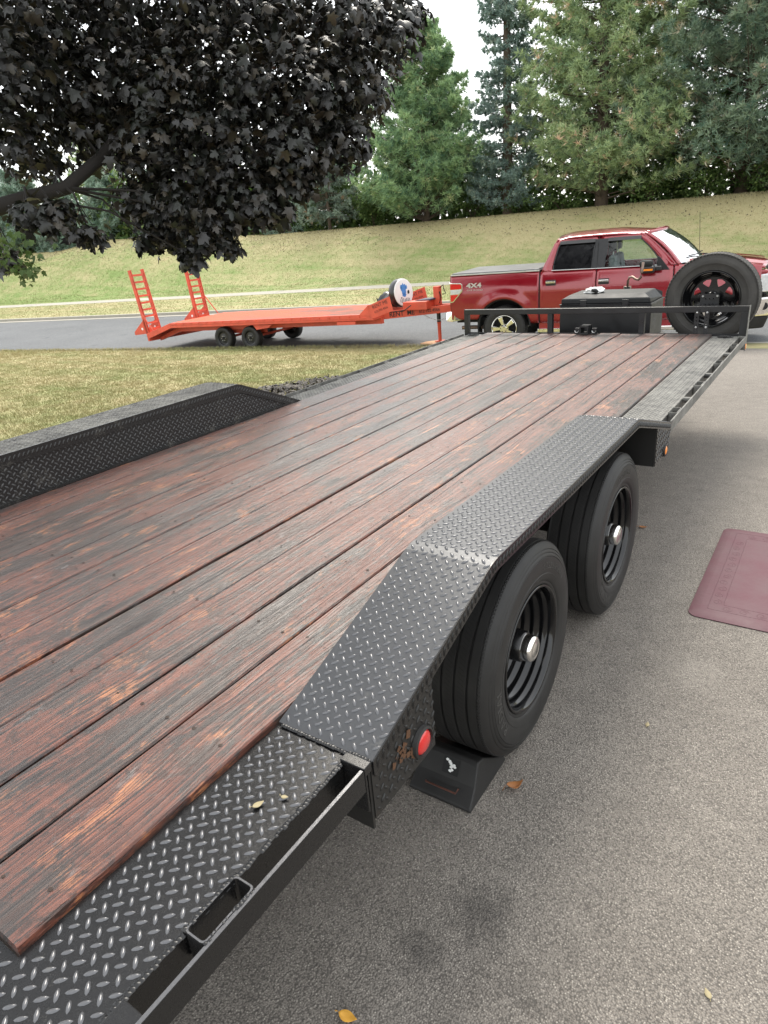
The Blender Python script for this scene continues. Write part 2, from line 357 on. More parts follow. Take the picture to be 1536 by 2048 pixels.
def plate_holes(outer, holes, thick):
    """2-D outline with holes, filled and given thickness"""
    cu = bpy.data.curves.new("outline", 'CURVE'); cu.dimensions = '2D'; cu.fill_mode = 'BOTH'; cu.extrude = thick / 2
    for L in [outer] + holes:
        sp = cu.splines.new('POLY'); sp.points.add(len(L) - 1); sp.use_cyclic_u = True
        for i, q in enumerate(L): sp.points[i].co = (q[0], q[1], 0, 1)
    o = bpy.data.objects.new("outline", cu); C.objects.link(o); dg = bpy.context.evaluated_depsgraph_get()
    me = bpy.data.meshes.new_from_object(o.evaluated_get(dg)); v = [tuple(p.co) for p in me.vertices]; f = [tuple(p.vertices) for p in me.polygons]
    bpy.data.objects.remove(o); bpy.data.curves.remove(cu); bpy.data.meshes.remove(me); return v, f
def circle2(r, n=24, c=(0, 0), a0=0.): return [(c[0] + r * math.cos(a0 + 2 * PI * k / n), c[1] + r * math.sin(a0 + 2 * PI * k / n)) for k in range(n)]

# ------------------------------------------------------------------ terrain
YR = math.radians(9); NV = np.array([-math.sin(YR), math.cos(YR)]); RD = np.array([math.cos(YR), math.sin(YR)])
V0, V1 = 6.5, 14.8          # near and far edge of the street (distance across), along = RD
ZS = -1.22
def crest(u):               # height of the far bank top along the street
    return np.interp(u, [-70, -48, -41, -37, -31, -24, -14, -3, 10, 40], [2.3, 1.95, 1.85, 2.25, 2.0, 1.6, 1.5, 1.45, 1.4, 1.4])
def ground_z(x, y):
    x = np.asarray(x, float); y = np.asarray(y, float)
    u = x * RD[0] + y * RD[1]; v = x * NV[0] + y * NV[1]
    t = np.clip((v + 2.0) / 8.5, 0, 1); near = -.77 - .40 * (t * t * .35 + t * .65)
    far = np.interp(v, [V1, 20, 21.2, 22.5], [-1.13, -1.0, -.96, -.82])
    s = np.clip((v - 22.0) / 6.8, 0, 1); s = s * s * (3 - 2 * s) * .55 + s * .45
    far = np.where(v > 22.0, -.85 + (crest(u) + .85) * s, far)
    far = np.where(v > 29, crest(u) - .25 * np.clip(v - 30, 0, 30) * .25, far)
    return np.where(v < V0, near, np.where(v < V1, ZS - .05, far))
def uv2xy(u, v): return u * RD[0] + v * NV[0], u * RD[1] + v * NV[1]
def sheet_uv(name, us, vs, dz, mat, kind='structure', zf=None):
    U, V_ = np.meshgrid(us, vs, indexing='ij'); X, Y = uv2xy(U, V_)
    Z = (ground_z(X, Y) if zf is None else zf(U, V_)) + dz
    P = np.stack([X, Y, Z], -1).reshape(-1, 3); n, m = U.shape
    i, j = np.meshgrid(np.arange(n - 1), np.arange(m - 1), indexing='ij'); a = (i * m + j).ravel()
    F = np.stack([a, a + m, a + m + 1, a + 1], -1)
    o = raw_mesh(name, P, F, mat, attr=("dry", dryf(P)), smooth=True); tag(o, kind=kind); return o
def dryf(P):
    u = P[:, 0] * RD[0] + P[:, 1] * RD[1]; v = P[:, 0] * NV[0] + P[:, 1] * NV[1]
    d = np.where(v < V0, .08 + .20 * np.clip((v + 2) / 8, 0, 1), 0.)
    d = np.where((v > V1) & (v < 20), .12, d)
    hill = np.interp(v, [21, 24, 27, 29], [-.34, -.16, .18, .7]) + np.interp(u, [-45, -25, -5, 5], [-.12, -.05, .30, .35])
    return np.where(v > 20.5, hill, d)
us_ = np.concatenate([[-600, -300, -150], np.arange(-75, 30, 1.), [60, 120, 300, 600]])
gnd = sheet_uv("ground", us_, np.concatenate([[-600, -200, -80, -40, -20], np.arange(-12, 6.4, .5), [V0 - .02, V0, V0 + .01]]), -.004, MGR)
bank = sheet_uv("grass_bank", us_, np.concatenate([[V1 - .14, V1 - .01, V1], np.arange(15, 32, .5), [34, 40, 60, 120, 300, 700]]), 0, MGR,
                zf=lambda U, V_: np.where(V_ < V1, ZS - .1, ground_z(*uv2xy(U, np.maximum(V_, V1 + .01)))))
street = sheet_uv("street", [-600, -100, -50, -20, 0, 20, 60, 600], [V0 - .1, V0 + 2, 10, V1 - .2], 0, MROAD, zf=lambda U, V_: ZS + 0 * U + .03 * (1 - ((V_ - 10.6) / 4.2) ** 2))
# far kerb with gutter
mb = MB()
for v0, v1, z0, z1 in ((V1 - .55, V1 - .16, ZS - .08, ZS + .018), (V1 - .16, V1 + .04, ZS - .08, -1.105)):
    for u0 in np.arange(-80, 60, 3.):
        p = [(*uv2xy(a, b), z) for z in (z0, z1) for a, b in ((u0, v0), (u0 + 2.988, v0), (u0 + 2.988, v1), (u0, v1))]; mb.hexa(p)
tag(mb.build("kerb", MCONC), kind='structure')
# low near edge of the street
mb = MB()
for u0 in np.arange(-80, -2.6, 3.):
    mb.hexa([(*uv2xy(a, b), z) for z in (ZS - .08, -1.165) for a, b in ((u0, V0 - .12), (u0 + 2.99, V0 - .12), (u0 + 2.99, V0 + .05), (u0, V0 + .05))])
tag(mb.build("kerb_near", MCONC), kind='structure'); bpy.data.objects["kerb_near"].name = "kerb"
# sidewalk slabs on the far side
sw = empty("sidewalk"); tag(sw, kind='structure')
slab = None
for k, u0 in enumerate(np.arange(-72, 36, 1.5)):
    P4 = [(u0 + .006, 19.85), (u0 + 1.494, 19.85), (u0 + 1.494, 21.0), (u0 + .006, 21.0)]
    m = MB(); top = [(*uv2xy(a, b), float(ground_z(*uv2xy(a, b))) + .012 + random.uniform(-.004, .004)) for a, b in P4]
    m.hexa([(x, y, z - .1) for x, y, z in top] + top); m.build("slab", MCONC, sw)
# driveway: from behind the camera to the street, left edge under the black trailer
def dz_sheet():
    xs = [-2.9, -2.0, -1, 0, 1, 2.2, 4, 8, 14]; ys = list(np.arange(-16, 6, .5))
    P = []; F = []
    for x in xs:
        row = [(x, y) for y in ys] + [((x), (V0 + .04 - x * NV[0]) / NV[1])]
        for q in row: P.append((q[0], q[1], float(ground_z(*q)) + .006 if q is not row[-1] else ZS + .012))
    m = len(ys) + 1
    for i in range(len(xs) - 1):
        for j in range(m - 1): a = i * m + j; F.append((a, a + m, a + m + 1, a + 1))
    o = raw_mesh("driveway", np.array(P), np.array(F), MASPH, smooth=True); tag(o, kind='structure')
dz_sheet()
# pale concrete strip where driveway meets the street
mb = MB()
for u0 in np.arange(-2.3, 14, 2.):
    mb.hexa([(*uv2xy(a, b), z) for z in (ZS - .06, ZS + .022) for a, b in ((u0, V0 - .02), (u0 + 1.99, V0 - .02), (u0 + 1.99, V0 + .26), (u0, V0 + .26))])
tag(mb.build("gutter_strip", MCONC), kind='structure')

# grass blades ------------------------------------------------------
def blades(name, P, h, wd, nper, label_kind='stuff', spread=.03, tints=None):
    n = len(P) * nper; c = np.repeat(P, nper, axis=0) + np.c_[np.random.normal(0, spread, (n, 2)), np.zeros(n)]
    c[:, 2] = ground_z(c[:, 0], c[:, 1]) - .006
    a = np.random.uniform(0, 2 * PI, n); hh = h * np.random.uniform(.45, 1.25, n); ww = wd * np.random.uniform(.7, 1.4, n)
    lean = np.random.normal(0, .55, (n, 2)) * hh[:, None]
    dx = np.c_[np.cos(a), np.sin(a)] * ww[:, None] / 2
    V = np.stack([np.c_[c[:, :2] - dx, c[:, 2]], np.c_[c[:, :2] + dx, c[:, 2]], np.c_[c[:, :2] + lean, c[:, 2] + hh]], 1).reshape(-1, 3)
    F = np.arange(n * 3).reshape(-1, 3)
    o = raw_mesh(name, V, F, MGB, tint=np.repeat(np.random.uniform(0, 1, n), 3), attr=("dry", np.repeat(dryf(c), 3)))
    return tag(o, kind=label_kind)
def area(nn, u, v): return np.c_[np.stack(uv2xy(np.random.uniform(*u, nn), np.random.uniform(*v, nn)), -1), np.zeros(nn)]
P = area(70000, (-18, -1), (-4, 6.45)); P = P[(P[:, 0] < -2.95)]
dist = np.hypot(P[:, 0] - .9, P[:, 1] + 6.3); keep = np.random.uniform(0, 1, len(P)) < np.clip(9. / dist, .25, 1); P = P[keep]
blades("lawn_grass", P, .036, .0085, 8, spread=.055)
P = area(15000, (-34, -16), (-4, 6.45)); blades("lawn_grass_beyond", P, .06, .02, 4, spread=.07)
P = np.r_[area(26000, (-48, 8), (15, 19.7)), area(80000, (-55, 10), (21.1, 29.5))]
blades("bank_grass", P, .042, .026, 2, spread=.09)
# ragged grass lip hanging over the near street edge
P = area(5000, (-30, -3), (6.38, 6.56)); blades("edge_grass", P, .075, .012, 4, spread=.02)
for nm in ("lawn_grass_beyond", "edge_grass", "bank_grass"): bpy.data.objects[nm].name = "grass"
# pine-cone and needle litter under the trees
P = area(2600, (-45, 6), (26.0, 29.5)); P = P[np.random.uniform(0, 1, len(P)) < .8]; P[:, 2] = ground_z(P[:, 0], P[:, 1]) + .02
tv = np.array([(0, 0, 1), (1, 0, 0), (0, 1, 0), (-1, 0, 0), (0, -1, 0.)]); tf = np.array([(0, 1, 2), (0, 2, 3), (0, 3, 4), (0, 4, 1)])
V, F, T = scatter(tv, tf, P, rot_from(np.random.normal(0, .3, (len(P), 3)) + [0, 0, 1], np.random.uniform(0, 6, len(P))), np.random.uniform(.012, .035, len(P)), np.random.rand(len(P)))
tag(raw_mesh("fallen_cones", V, F, MMULCH, tint=T), kind='stuff')
# mulch bed with black edging stones beside the trailer
nn = 2600; a = np.random.uniform(0, 2 * PI, nn); rr = np.sqrt(np.random.rand(nn)); P = np.c_[-4.85 + rr * np.cos(a) * .95 + .0, .65 + rr * np.sin(a) * 1.5, np.zeros(nn)]
P[:, 0] += (P[:, 1] - .65) * .25; P[:, 2] = ground_z(P[:, 0], P[:, 1]) + np.random.uniform(.0, .055, nn)
tv = np.array([(-1, -.35, 0), (1, -.3, 0), (.9, .35, .05), (-1, .3, .05), (0, 0, .3)]) ; tf = np.array([(0, 1, 4), (1, 2, 4), (2, 3, 4), (3, 0, 4)])
V, F, T = scatter(tv, tf, P, rot_from(np.random.normal(0, .5, (nn, 3)) + [0, 0, 1], a * 3), np.random.uniform(.02, .06, nn), np.random.rand(nn))
n_ = N("shredded_mulch"); t_ = n_.n("ShaderNodeAttribute"); t_.attribute_name = "tint"
MM = n_.fin(n_.mix(t_.outputs["Fac"], (.010, .009, .009), (.13, .115, .10)), .8)
tag(raw_mesh("mulch_bed", V, F, MM, tint=T), kind='stuff')

# ------------------------------------------------------------------ black flatbed trailer
G = -.77
TR = empty("flatbed_trailer", (-1.04, -3.9, G)); tag(TR, "long black flatbed car hauler trailer with worn red-brown plank deck and drive-over fenders", "trailer")
def tb(mb, name, mat, parent=TR, **k): return mb.build(name, mat, parent, world=(parent is TR), **k)
WD, NP, YB = .19, 11, -6.065
ZP = -.018
# planks
def plank(x0, x1, y0, y1, zt, tilt=0.):
    m = MB(); ys = np.linspace(y0, y1, max(2, int((y1 - y0) / .5))); e = .0035
    sec = [(x0, -.038), (x0, -e - .001), (x0 + e, 0), (x1 - e, 0), (x1, -e - .001), (x1, -.038)]
    o = 0; amp = random.uniform(.0004, .0014); ph = random.uniform(0, 6)
    for i, y in enumerate(ys):
        j = amp * math.sin(y * 1.7 + ph)
        m.v += [(x + j, y, z + zt + tilt * (x - x0)) for x, z in sec]
    n = len(sec)
    for i in range(len(ys) - 1):
        for k in range(n): m.f.append((i * n + k, i * n + (k + 1) % n, (i + 1) * n + (k + 1) % n, (i + 1) * n + k))
    m.f.append(tuple(range(n))); m.f.append(tuple((len(ys) - 1) * n + n - 1 - k for k in range(n)))
    return m
for i in range(NP):
    x0 = (i - NP) * WD + .0045; x1 = (i - NP + 1) * WD - .0045
    zt = random.uniform(-.003, .0015) if i < NP - 1 else .0
    yb = YB - (.0 if i == NP - 1 else random.uniform(-.02, .03)); seg = [(yb, -.012)]
    if i in (2, 3, 4): seg = [(yb, -.645 - .006), (-.645 + .006, -.012)]
    for q, (a, b) in enumerate(seg): tb(plank(x0, x1, a, b, zt + (q and -.004), random.uniform(-.012, .012)), "plank", MW)
P = []
for y in np.arange(-5.99, 0, .41):
    for i in range(NP):
        for q in (.045, .145): P.append(((i - NP) * WD + q + random.gauss(0, .006), y + random.gauss(0, .007), .0006))
V, F, _ = scatter(np.array([(.0046 * math.cos(a), .0046 * math.sin(a), 0) for a in np.arange(8) * PI / 4] + [(0, 0, .0004)]), np.array([(k, (k + 1) % 8, 8) for k in range(8)]), np.array(P), np.repeat(np.eye(3)[None], len(P), 0), np.random.uniform(.85, 1.15, len(P)))
o = raw_mesh("screw_heads", V, F, simple("rusty_screw", (.035, .022, .016), .6, .3, .5, 90), TR); o.matrix_parent_inverse = Matrix.Translation(TR.location).inverted(); o['kind'] = 'stuff'
# cross members and dark rails under the deck
m = MB()
for y in np.arange(-7.2, 0, .41): m.box(-2.05, -.12 if y < -2.8 else .19, y, y + .05, -.125, -.048)
tb(m, "cross_members", MBKD)
m = MB(); m.box(-1.75, -1.65, -7.6, 0, -.26, -.126); m.box(-.45, -.35, -7.6, 0, -.26, -.126); tb(m, "frame_rails", MBKD)
# tread plate with raised lugs
def lug_template():
    L, Wd, H = .0112, .0042, .0030
    ring = [(L, 0), (L * .62, Wd * .72), (0, Wd), (-L * .62, Wd * .72), (-L, 0), (-L * .62, -Wd * .72), (0, -Wd), (L * .62, -Wd * .72)]
    v = [(x, y, 0) for x, y in ring] + [(x * .72, y * .62, H * .8) for x, y in ring] + [(-L * .4, 0, H), (L * .4, 0, H)]
    f = []
    for k in range(8):
        k2 = (k + 1) % 8; f += [(k, k2, 8 + k2), (k, 8 + k2, 8 + k)]
    for k, c in ((0, 17), (1, 17), (2, 16), (3, 16), (4, 16), (5, 16), (6, 17), (7, 17)): f.append((8 + k, 8 + (k + 1) % 8, c))
    f += [(10, 16, 17), (14, 17, 16)]
    return np.array(v, float), np.array(f)
LV, LF = lug_template(); PIT = .0313
def lugs(parent, o, e1, e2, a, b, mat, margin=.004, clip=None, ph=(0, 0)):
    """lugs on the parallelogram o + s*e1 + t*e2, s<a, t<b"""
    e1 = np.array(e1, float); e2 = np.array(e2, float); e1 /= np.linalg.norm(e1); e2 = e2 - e1 * (e1 @ e2); e2 /= np.linalg.norm(e2); e3 = np.cross(e1, e2)
    P = []; R = []
    for kind in (0, 1):
        for i in range(int(a / PIT) + 2):
            for j in range(int(b / PIT) + 2):
                s = (i + .5 * kind) * PIT + ph[0]; t = (j + .5 * kind) * PIT + ph[1]
                if s < margin or t < margin or s > a - margin or t > b - margin: continue
                if clip and not clip(s, t): continue
                P.append(np.array(o) + s * e1 + t * e2 + e3 * .0002)
                an = PI / 4 if kind == 0 else -PI / 4; an += random.uniform(-.05, .05)
                x = e1 * math.cos(an) + e2 * math.sin(an); R.append(np.stack([x, np.cross(e3, x), e3], 1))
    if not P: return
    V, F, _ = scatter(LV, LF, np.array(P), np.array(R), np.random.uniform(.92, 1.08, len(P)))
    ob = raw_mesh("tread_lugs", V, F, LUGM.get(mat.name, mat), smooth=True); ob.parent = parent
    if parent.parent is not None: ob.matrix_parent_inverse = parent.matrix_parent_inverse.inverted() @ parent.matrix_parent_inverse
    ob['kind'] = 'stuff'; return ob
def plate(name, quads, mat, thick=.005, lug=True, lmat=None):
    """quads: list of (o, e1, e2, a, b)"""
    m = MB()
    for (o, e1, e2, a, b) in quads:
        e1 = Vector(e1).normalized(); e2 = Vector(e2); e2 = (e2 - e1 * e1.dot(e2)).normalized(); e3 = e1.cross(e2); o = Vector(o)
        c = [o, o + e1 * a, o + e1 * a + e2 * b, o + e2 * b]; m.hexa([q - e3 * thick for q in c] + c)
    p = tb(m, name, mat)
    if lug:
        for q in quads: lugs(p, *q, lmat or mat, clip=(lambda s, t: s > .6 and t > .55) if name == 'rear_plate' else None)
    return p
YF0, YF1, YF2, YF3, ZF = -5.455, -4.865, -3.42, -2.76, .178      # right fender break points
# side plates, right
plate("side_plate", [((0, -7.4, ZP), (1, 0, 0), (0, 1, 0), .205, 7.4 + YF0 - .004)], MS)
plate("side_plate", [((0, YF3 + .004, ZP), (1, 0, 0), (0, 1, 0), .205, -YF3 - .02)], MS2)
# rear deck plate behind the planks
plate("rear_plate", [((-1.2, -7.4, ZP - .002), (1, 0, 0), (0, 1, 0), 1.198, 7.4 + YB - .004)], MS)
# left side plates
XL = -2.09
plate("side_plate", [((XL - .205, -2.90, ZP), (1, 0, 0), (0, 1, 0), .203, 2.88)], MS2)
plate("side_plate", [((XL - .205, -7.4, ZP), (1, 0, 0), (0, 1, 0), .203, 7.4 - 5.75)], MS)
# drive-over fender builder: side = +1 right / -1 left
def fender(side, x_in, x_out, y0, y1, y2, y3, zf, z0, mat, mtop):
    def ramp(ya, za, yb, zb):
        L = math.hypot(yb - ya, zb - za)
        if x_in < x_out: return ((x_in, ya, za), (1, 0, 0), (0, yb - ya, zb - za), x_out - x_in, L)
        return ((x_out, ya, za), (1, 0, 0), (0, yb - ya, zb - za), x_in - x_out, L)
    m = MB(); xa, xb = sorted((x_in, x_out)); T = .006
    prof = [(y0, z0), (y1, zf), (y2, zf), (y3, z0)]
    # soft bends: subdivide corners a little
    pts = []
    for i, (y, z) in enumerate(prof):
        if i in (1, 2):
            (yp, zp), (yn, zn) = prof[i - 1], prof[i + 1]; a = Vector((yp - y, zp - z)).normalized() * .022; b = Vector((yn - y, zn - z)).normalized() * .022
            pts += [(y + a[0], z + a[1]), (y + (a[0] + b[0]) * .28, z + (a[1] + b[1]) * .28), (y + b[0], z + b[1])]
        else: pts.append((y, z))
    low = [(y, z - T) for y, z in pts]
    m.prism(pts + low[::-1], 0, xa, xb)
    p = tb(m, "fender_top", mtop, smooth=False)
    for (ya, za), (yb, zb) in zip(prof[:-1], prof[1:]): lugs(p, *ramp(ya, za, yb, zb), mtop, .006)
    # rolled lip: outer on the right fender, inner and outer on the left
    for xe, sgn in ((x_out, side),) + (((x_in, -side),) if side < 0 else ()):
        h = .036 if sgn * side > 0 else .05; lm = MB(); o3 = .0035 if sgn * side > 0 else .006
        xs = (xe + sgn * .0005, xe + sgn * (.0005 + o3))
        lm.prism([(y, z + .001) for y, z in pts] + [(y, z - h) for y, z in pts[::-1]], 0, min(xs), max(xs)); lp = tb(lm, "lip", mat)
        P = []; R = []                                          # upright lugs along the lip
        for (ya, za), (yb, zb) in zip(prof[:-1], prof[1:]):
            L = math.hypot(yb - ya, zb - za); d = np.array([0, (yb - ya) / L, (zb - za) / L]); nx = np.array([sgn, 0, 0.]); up = np.cross(nx, d) * (1 if np.cross(nx, d)[2] > 0 else -1)
            for k in range(int(L / .0221)):
                s = (k + .5) * .0221; P.append(np.array([xs[1], ya, za]) + d * s + up * (-h * .5)); R.append(np.stack([up * .86 + d * .5 * (1 if k % 1 == 0 else -1), np.cross(nx, up * .86 + d * .5), nx], 1))
        V, F, _ = scatter(LV * [1.3, 1.2, 1], LF, np.array(P), np.array(R), np.full(len(P), 1.)); ob = raw_mesh("tread_lugs", V, F, mat, smooth=True); ob.parent = lp; ob['kind'] = 'stuff'
    return p
fender(1, .0, .258, YF0, YF1, YF2, YF3, ZF, -.012, MS, m_steel("worn_black_fender", .10, (.052, .054, .058), .35, sheen=.12, metal=.4))
fender(-1, XL - .006, XL - .262, -5.9, -5.2, -3.47, -2.905, .228, -.012, MS3, MS2)
# closing walls of the fenders (vertical plates facing the deck)
def wall(x, y0, y1, y2, y3, zf, z0, mat, face):
    m = MB(); pr = [(y0 + .01, z0), (y1, zf - .008), (y2, zf - .008), (y3 - .01, z0)]; m.prism(pr, 0, x - .002, x + .002); p = tb(m, "fender_wall", mat)
    def inside(s, t):
        y = (y0 + s) if face > 0 else (y0 + s); z = z0 + t
        top = np.interp(y, [y0, y1, y2, y3], [z0, zf, zf, z0]); return z < top - .02
    if face > 0: lugs(p, (x + .0022, y0, z0), (0, 1, 0), (0, 0, 1), y3 - y0, zf - z0, mat, .005, inside)
    return p
wall(XL - .012, -5.9, -5.2, -3.47, -2.905, .228, -.03, MS3, 1)
wall(.004, YF0, YF1, YF2, YF3, ZF, -.03, MS, -1)
# angle strip at the foot of the left wall
m = MB(); m.box(XL - .009, XL + .002, -5.9, -2.95, -.04, .012); tb(m, "edge_strip", MS3)
# hanging mud plates of the right fender with marker lamps
def skirt(ya, yb, zt_a, zt_b, zb_, cross_y, mat, zlow):
    m = MB(); m.prism([(ya, zlow), (yb, zlow), (yb, zt_b), (ya, zt_a)], 0, .2535, .2575); p = tb(m, "mud_plate", mat)
    L = yb - ya
    lugs(p, (.2577, ya, zlow), (0, 1, 0), (0, 0, 1), L, max(zt_a, zt_b) - zlow, mat, .004, lambda s, t: zlow + t < zt_a + (zt_b - zt_a) * s / L - .038)
    m = MB(); m.box(.03, .2533, cross_y, cross_y + .004, zlow, max(zt_a, zt_b) - .015); tb(m, "cross_plate", MRUST)
    return p
zr = lambda y: -.012 + (ZF + .012) * (y - YF0) / (YF1 - YF0)
skirt(-5.46, -5.205, zr(-5.46) - .004, zr(-5.205) - .004, 0, -5.2125, MRUST, -.165)
zq = lambda y: ZF - (ZF + .012) * (y - YF2) / (YF3 - YF2)
skirt(-3.04, -2.752, zq(-3.04) - .004, -.018, 0, -3.045, MS3, -.16)
m = MB(); m.box(.02, .255, -5.468, -5.4605, -.19, -.03); tb(m, "cross_plate", MRUST)
# rusted hole flakes behind the red lamp
m = MB()
for k in range(16):
    y = -5.335 + random.gauss(0, .022); z = -.085 + random.gauss(0, .022); a = random.uniform(0, PI); r = random.uniform(.006, .016)
    m.add([(.2588 + random.uniform(0, .004), y + r * math.cos(a + q) * random.uniform(.6, 1), z + r * math.sin(a + q)) for q in (0, 1.7, 3.3, 4.8)], [(0, 1, 2, 3)])
o = tb(m, "rust_flakes", simple("flaking_rust", (.085, .038, .016), .9, 0, .5, 200, .4)); o['kind'] = 'stuff'
def lamp(y, z, r, lens, name, lab):
    m = MB(); m.revolve([(0, r * .8), (.0, r * 1.28), (.010, r * 1.22), (.013, r * 1.05), (.006, r * 1.0)], (.2582, y, z), 0, 32, True); g = tb(m, "lamp", MRB, smooth=True)
    m = MB(); m.revolve([(.002, 0.0001), (.016, .0001), (.015, r * .55), (.011, r * .85), (.005, r * .99)], (.2582, y, z), 0, 32); l_ = m.build("lens", lens, g, smooth=True); g['label'] = lab
lamp(-5.268, -.105, .032, MLENSR, "lamp", "round red marker lamp in black rubber ring")
lamp(-2.868, -.128, .026, MLENSA, "lamp", "small round amber marker lamp")
# side channel and rub rail with stake pockets
def side_rail(y0, y1, mat, pockets, spools, sx=1):
    X = lambda a: a if sx > 0 else XL - a
    def bx(m, a, b, *r): m.box(min(X(a), X(b)), max(X(a), X(b)), *r)
    m = MB(); bx(m, .196, .203, y0, y1, -.125, ZP - .0055); bx(m, .170, .196, y0, y1, -.125, -.117); tb(m, "side_channel", mat, bevel=.001)
    m = MB(); bx(m, .2515, .260, y0, y1, -.066, -.010); tb(m, "rub_rail", mat, bevel=.0015)
    m = MB(); bx(m, .2522, .2593, y0 + .002, y1 - .002, -.0099, -.0092); tb(m, "glint_edge", LUGM["black_painted_steel"] if mat is MS else mat)  # thin strip, paler on the black rail, painting bright glints along its top
    for yc in pockets:                                           # rectangular stake pocket: hollow tube
        L, Wd, t = .058, .0240, .0045; xc = .2275; rc = .009
        def rr(hx, hy, r): return [(xc + sgx * (hx - r) + r * math.cos(a), yc + sgy * (hy - r) + r * math.sin(a)) for sgx, sgy, a0 in ((1, 1, 0), (-1, 1, PI / 2), (-1, -1, PI), (1, -1, 1.5 * PI)) for a in (a0, a0 + PI / 6, a0 + PI / 3, a0 + PI / 2)]
        A = rr(Wd, L, rc); B = rr(Wd - t, L - t, rc - t * .6); n = len(A); m = MB(); z1, z0 = -.009, -.072
        for zz in (z1, z0): m.v += [(X(x), y, zz) for x, y in A] + [(X(x), y, zz) for x, y in B]
        for k in range(n):
            k2 = (k + 1) % n
            m.f += [(k, k2, n + k2, n + k), (k, 2 * n + k, 2 * n + k2, k2), (n + k, n + k2, 3 * n + k2, 3 * n + k), (2 * n + k, 3 * n + k, 3 * n + k2, 2 * n + k2)]
        tb(m, "stake_pocket", mat)
        if mat is MS:
            A = rr(Wd - .0006, L - .0006, rc); B = rr(Wd - t + .0006, L - t + .0006, rc - t * .6); m = MB(); m.v = [(X(x), y, -.0083) for x, y in A + B]; m.f = [(k, (k + 1) % n, n + (k + 1) % n, n + k) for k in range(n)]; tb(m, "glint_rim", LUGM["black_painted_steel"])  # paler ring added on the pocket rim to paint its glints
    for yc in spools:
        m = MB(); m.tube([(X(.203), yc, -.032), (X(.2515), yc, -.032)], .017, 14); tb(m, "spool", mat, smooth=True)
side_rail(-7.4, YF0 - .03, MS, [-5.848, -6.50], [])
side_rail(YF3 + .012, -.035, MS2, [-2.52, -1.85, -1.163, -.48], [-2.19, -1.51, -.775])
side_rail(-2.88, -.035, MS2, [-2.52, -1.85, -1.163, -.48], [-2.19, -1.51, -.775], -1)
# end caps of the pocket rails
m = MB(); m.box(.1965, .2600, YF0 - .029, YF0 - .004, -.030, -.008); m.box(.1965, .2600, YF0 - .029, YF0 - .022, -.125, -.030); tb(m, "rail_end_cap", MS, bevel=.002)
m = MB(); m.box(.1965, .258, -.0345, -.026, -.125, -.012); tb(m, "rail_end_cap", MS2, bevel=.002)
# weld beads
def bead(path, r, mat=MS, step=.0075):
    m = MB(); P = [Vector(p) for p in path]
    for a, b in zip(P[:-1], P[1:]):
        L = (b - a).length; k = max(1, int(L / step))
        for i in range(k):
            if random.random() < .08: continue
            c = a.lerp(b, (i + .5) / k) + Vector((random.gauss(0, .0009), 0, random.gauss(0, .0006))); q = r * random.uniform(.7, 1.25)
            m.add([(c.x - q, c.y - q * .9, c.z), (c.x + q, c.y - q * .9, c.z), (c.x + q, c.y + q * .9, c.z), (c.x - q, c.y + q * .9, c.z), (c.x - q * .4, c.y, c.z + q * .75), (c.x + q * .4, c.y, c.z + q * .75)],
                  [(0, 1, 5, 4), (1, 2, 5), (2, 3, 4, 5), (3, 0, 4)])
    o = tb(m, "weld_bead", mat, smooth='all'); o['kind'] = 'stuff'
ys = list(np.arange(-7.2, -5.5, .12))
bead([(.203, y, ZP + .0005) for y in ys] + [(.203, YF0 - .03, ZP)], .0052)
bead([(.012, YF0 - .003, -.014), (.20, YF0 - .003, -.014)], .0055)
bead([(.2, YF0 - .001, -.010), (.256, YF0 - .001, -.010)], .005)
bead([(.2035, -5.79, -.0085), (.2035, -5.906, -.0085)], .004); bead([(.2505, -5.79, -.009), (.2505, -5.906, -.009)], .0035)
bead([(.203, YF3 + .02, ZP), (.203, -.05, ZP)], .0042, MS2, .014)
m = MB(); m.box(.2065, .2512, -6.42, -6.02, -.020, -.0115); tb(m, "backing_bar", MS, bevel=.0015)
# headboard frame
zt = .226
m = MB(); m.box(-2.345, .2505, -.012, .035, zt - .05, zt); tb(m, "headboard_rail", MBK, bevel=.003)
for x0, x1 in ((-2.345, -2.297), (-1.455, -1.407), (-.61, -.563)):
    m = MB(); m.box(x0, x1, -.012, .035, -.12, zt - .0503); tb(m, "headboard_post", MBK, bevel=.002)
m = MB(); m.box(.195, .2505, -.012, .035, -.012, zt - .0503); tb(m, "headboard_post", MBK, bevel=.002)
m = MB(); m.box(.2515, .256, -.03, .045, -.135, zt + .001); tb(m, "corner_plate", MS2, bevel=.001)
m = MB(); m.box(-2.345, .2510, -.0115, .06, -.12, -.012); tb(m, "front_member", MS3)
m = MB(); m.box(-2.30, .20, -.010, -.0125, -.03, .004); tb(m, "edge_strip", MBK)
m = MB(); m.revolve([(0, .0001), (.006, .0001), (.006, .022), (0, .024)], (.2565, -.008, -.10), 0, 16); tb(m, "lamp", MLENSA, smooth=True)['label'] = "amber corner lamp under the front post"
# recessed tie-down rings at the front corners
for xc in (.11, XL - .11):
    m = MB(); m.box(xc - .08, xc + .08, -.155, -.045, ZP + .0005, ZP + .0045); b_ = tb(m, "tie_down_plate", MS2, bevel=.001)
    m = MB(); P = [(xc + .055 * math.cos(a), -.10 + .032 * math.sin(a), ZP + .011) for a in np.linspace(0, 2 * PI, 21)]; m.tube(P, .006, 6, False); m.box(xc - .012, xc + .012, -.14, -.118, ZP + .0046, ZP + .016); o = m.build("tie_down_ring", MS3, b_, smooth=True)
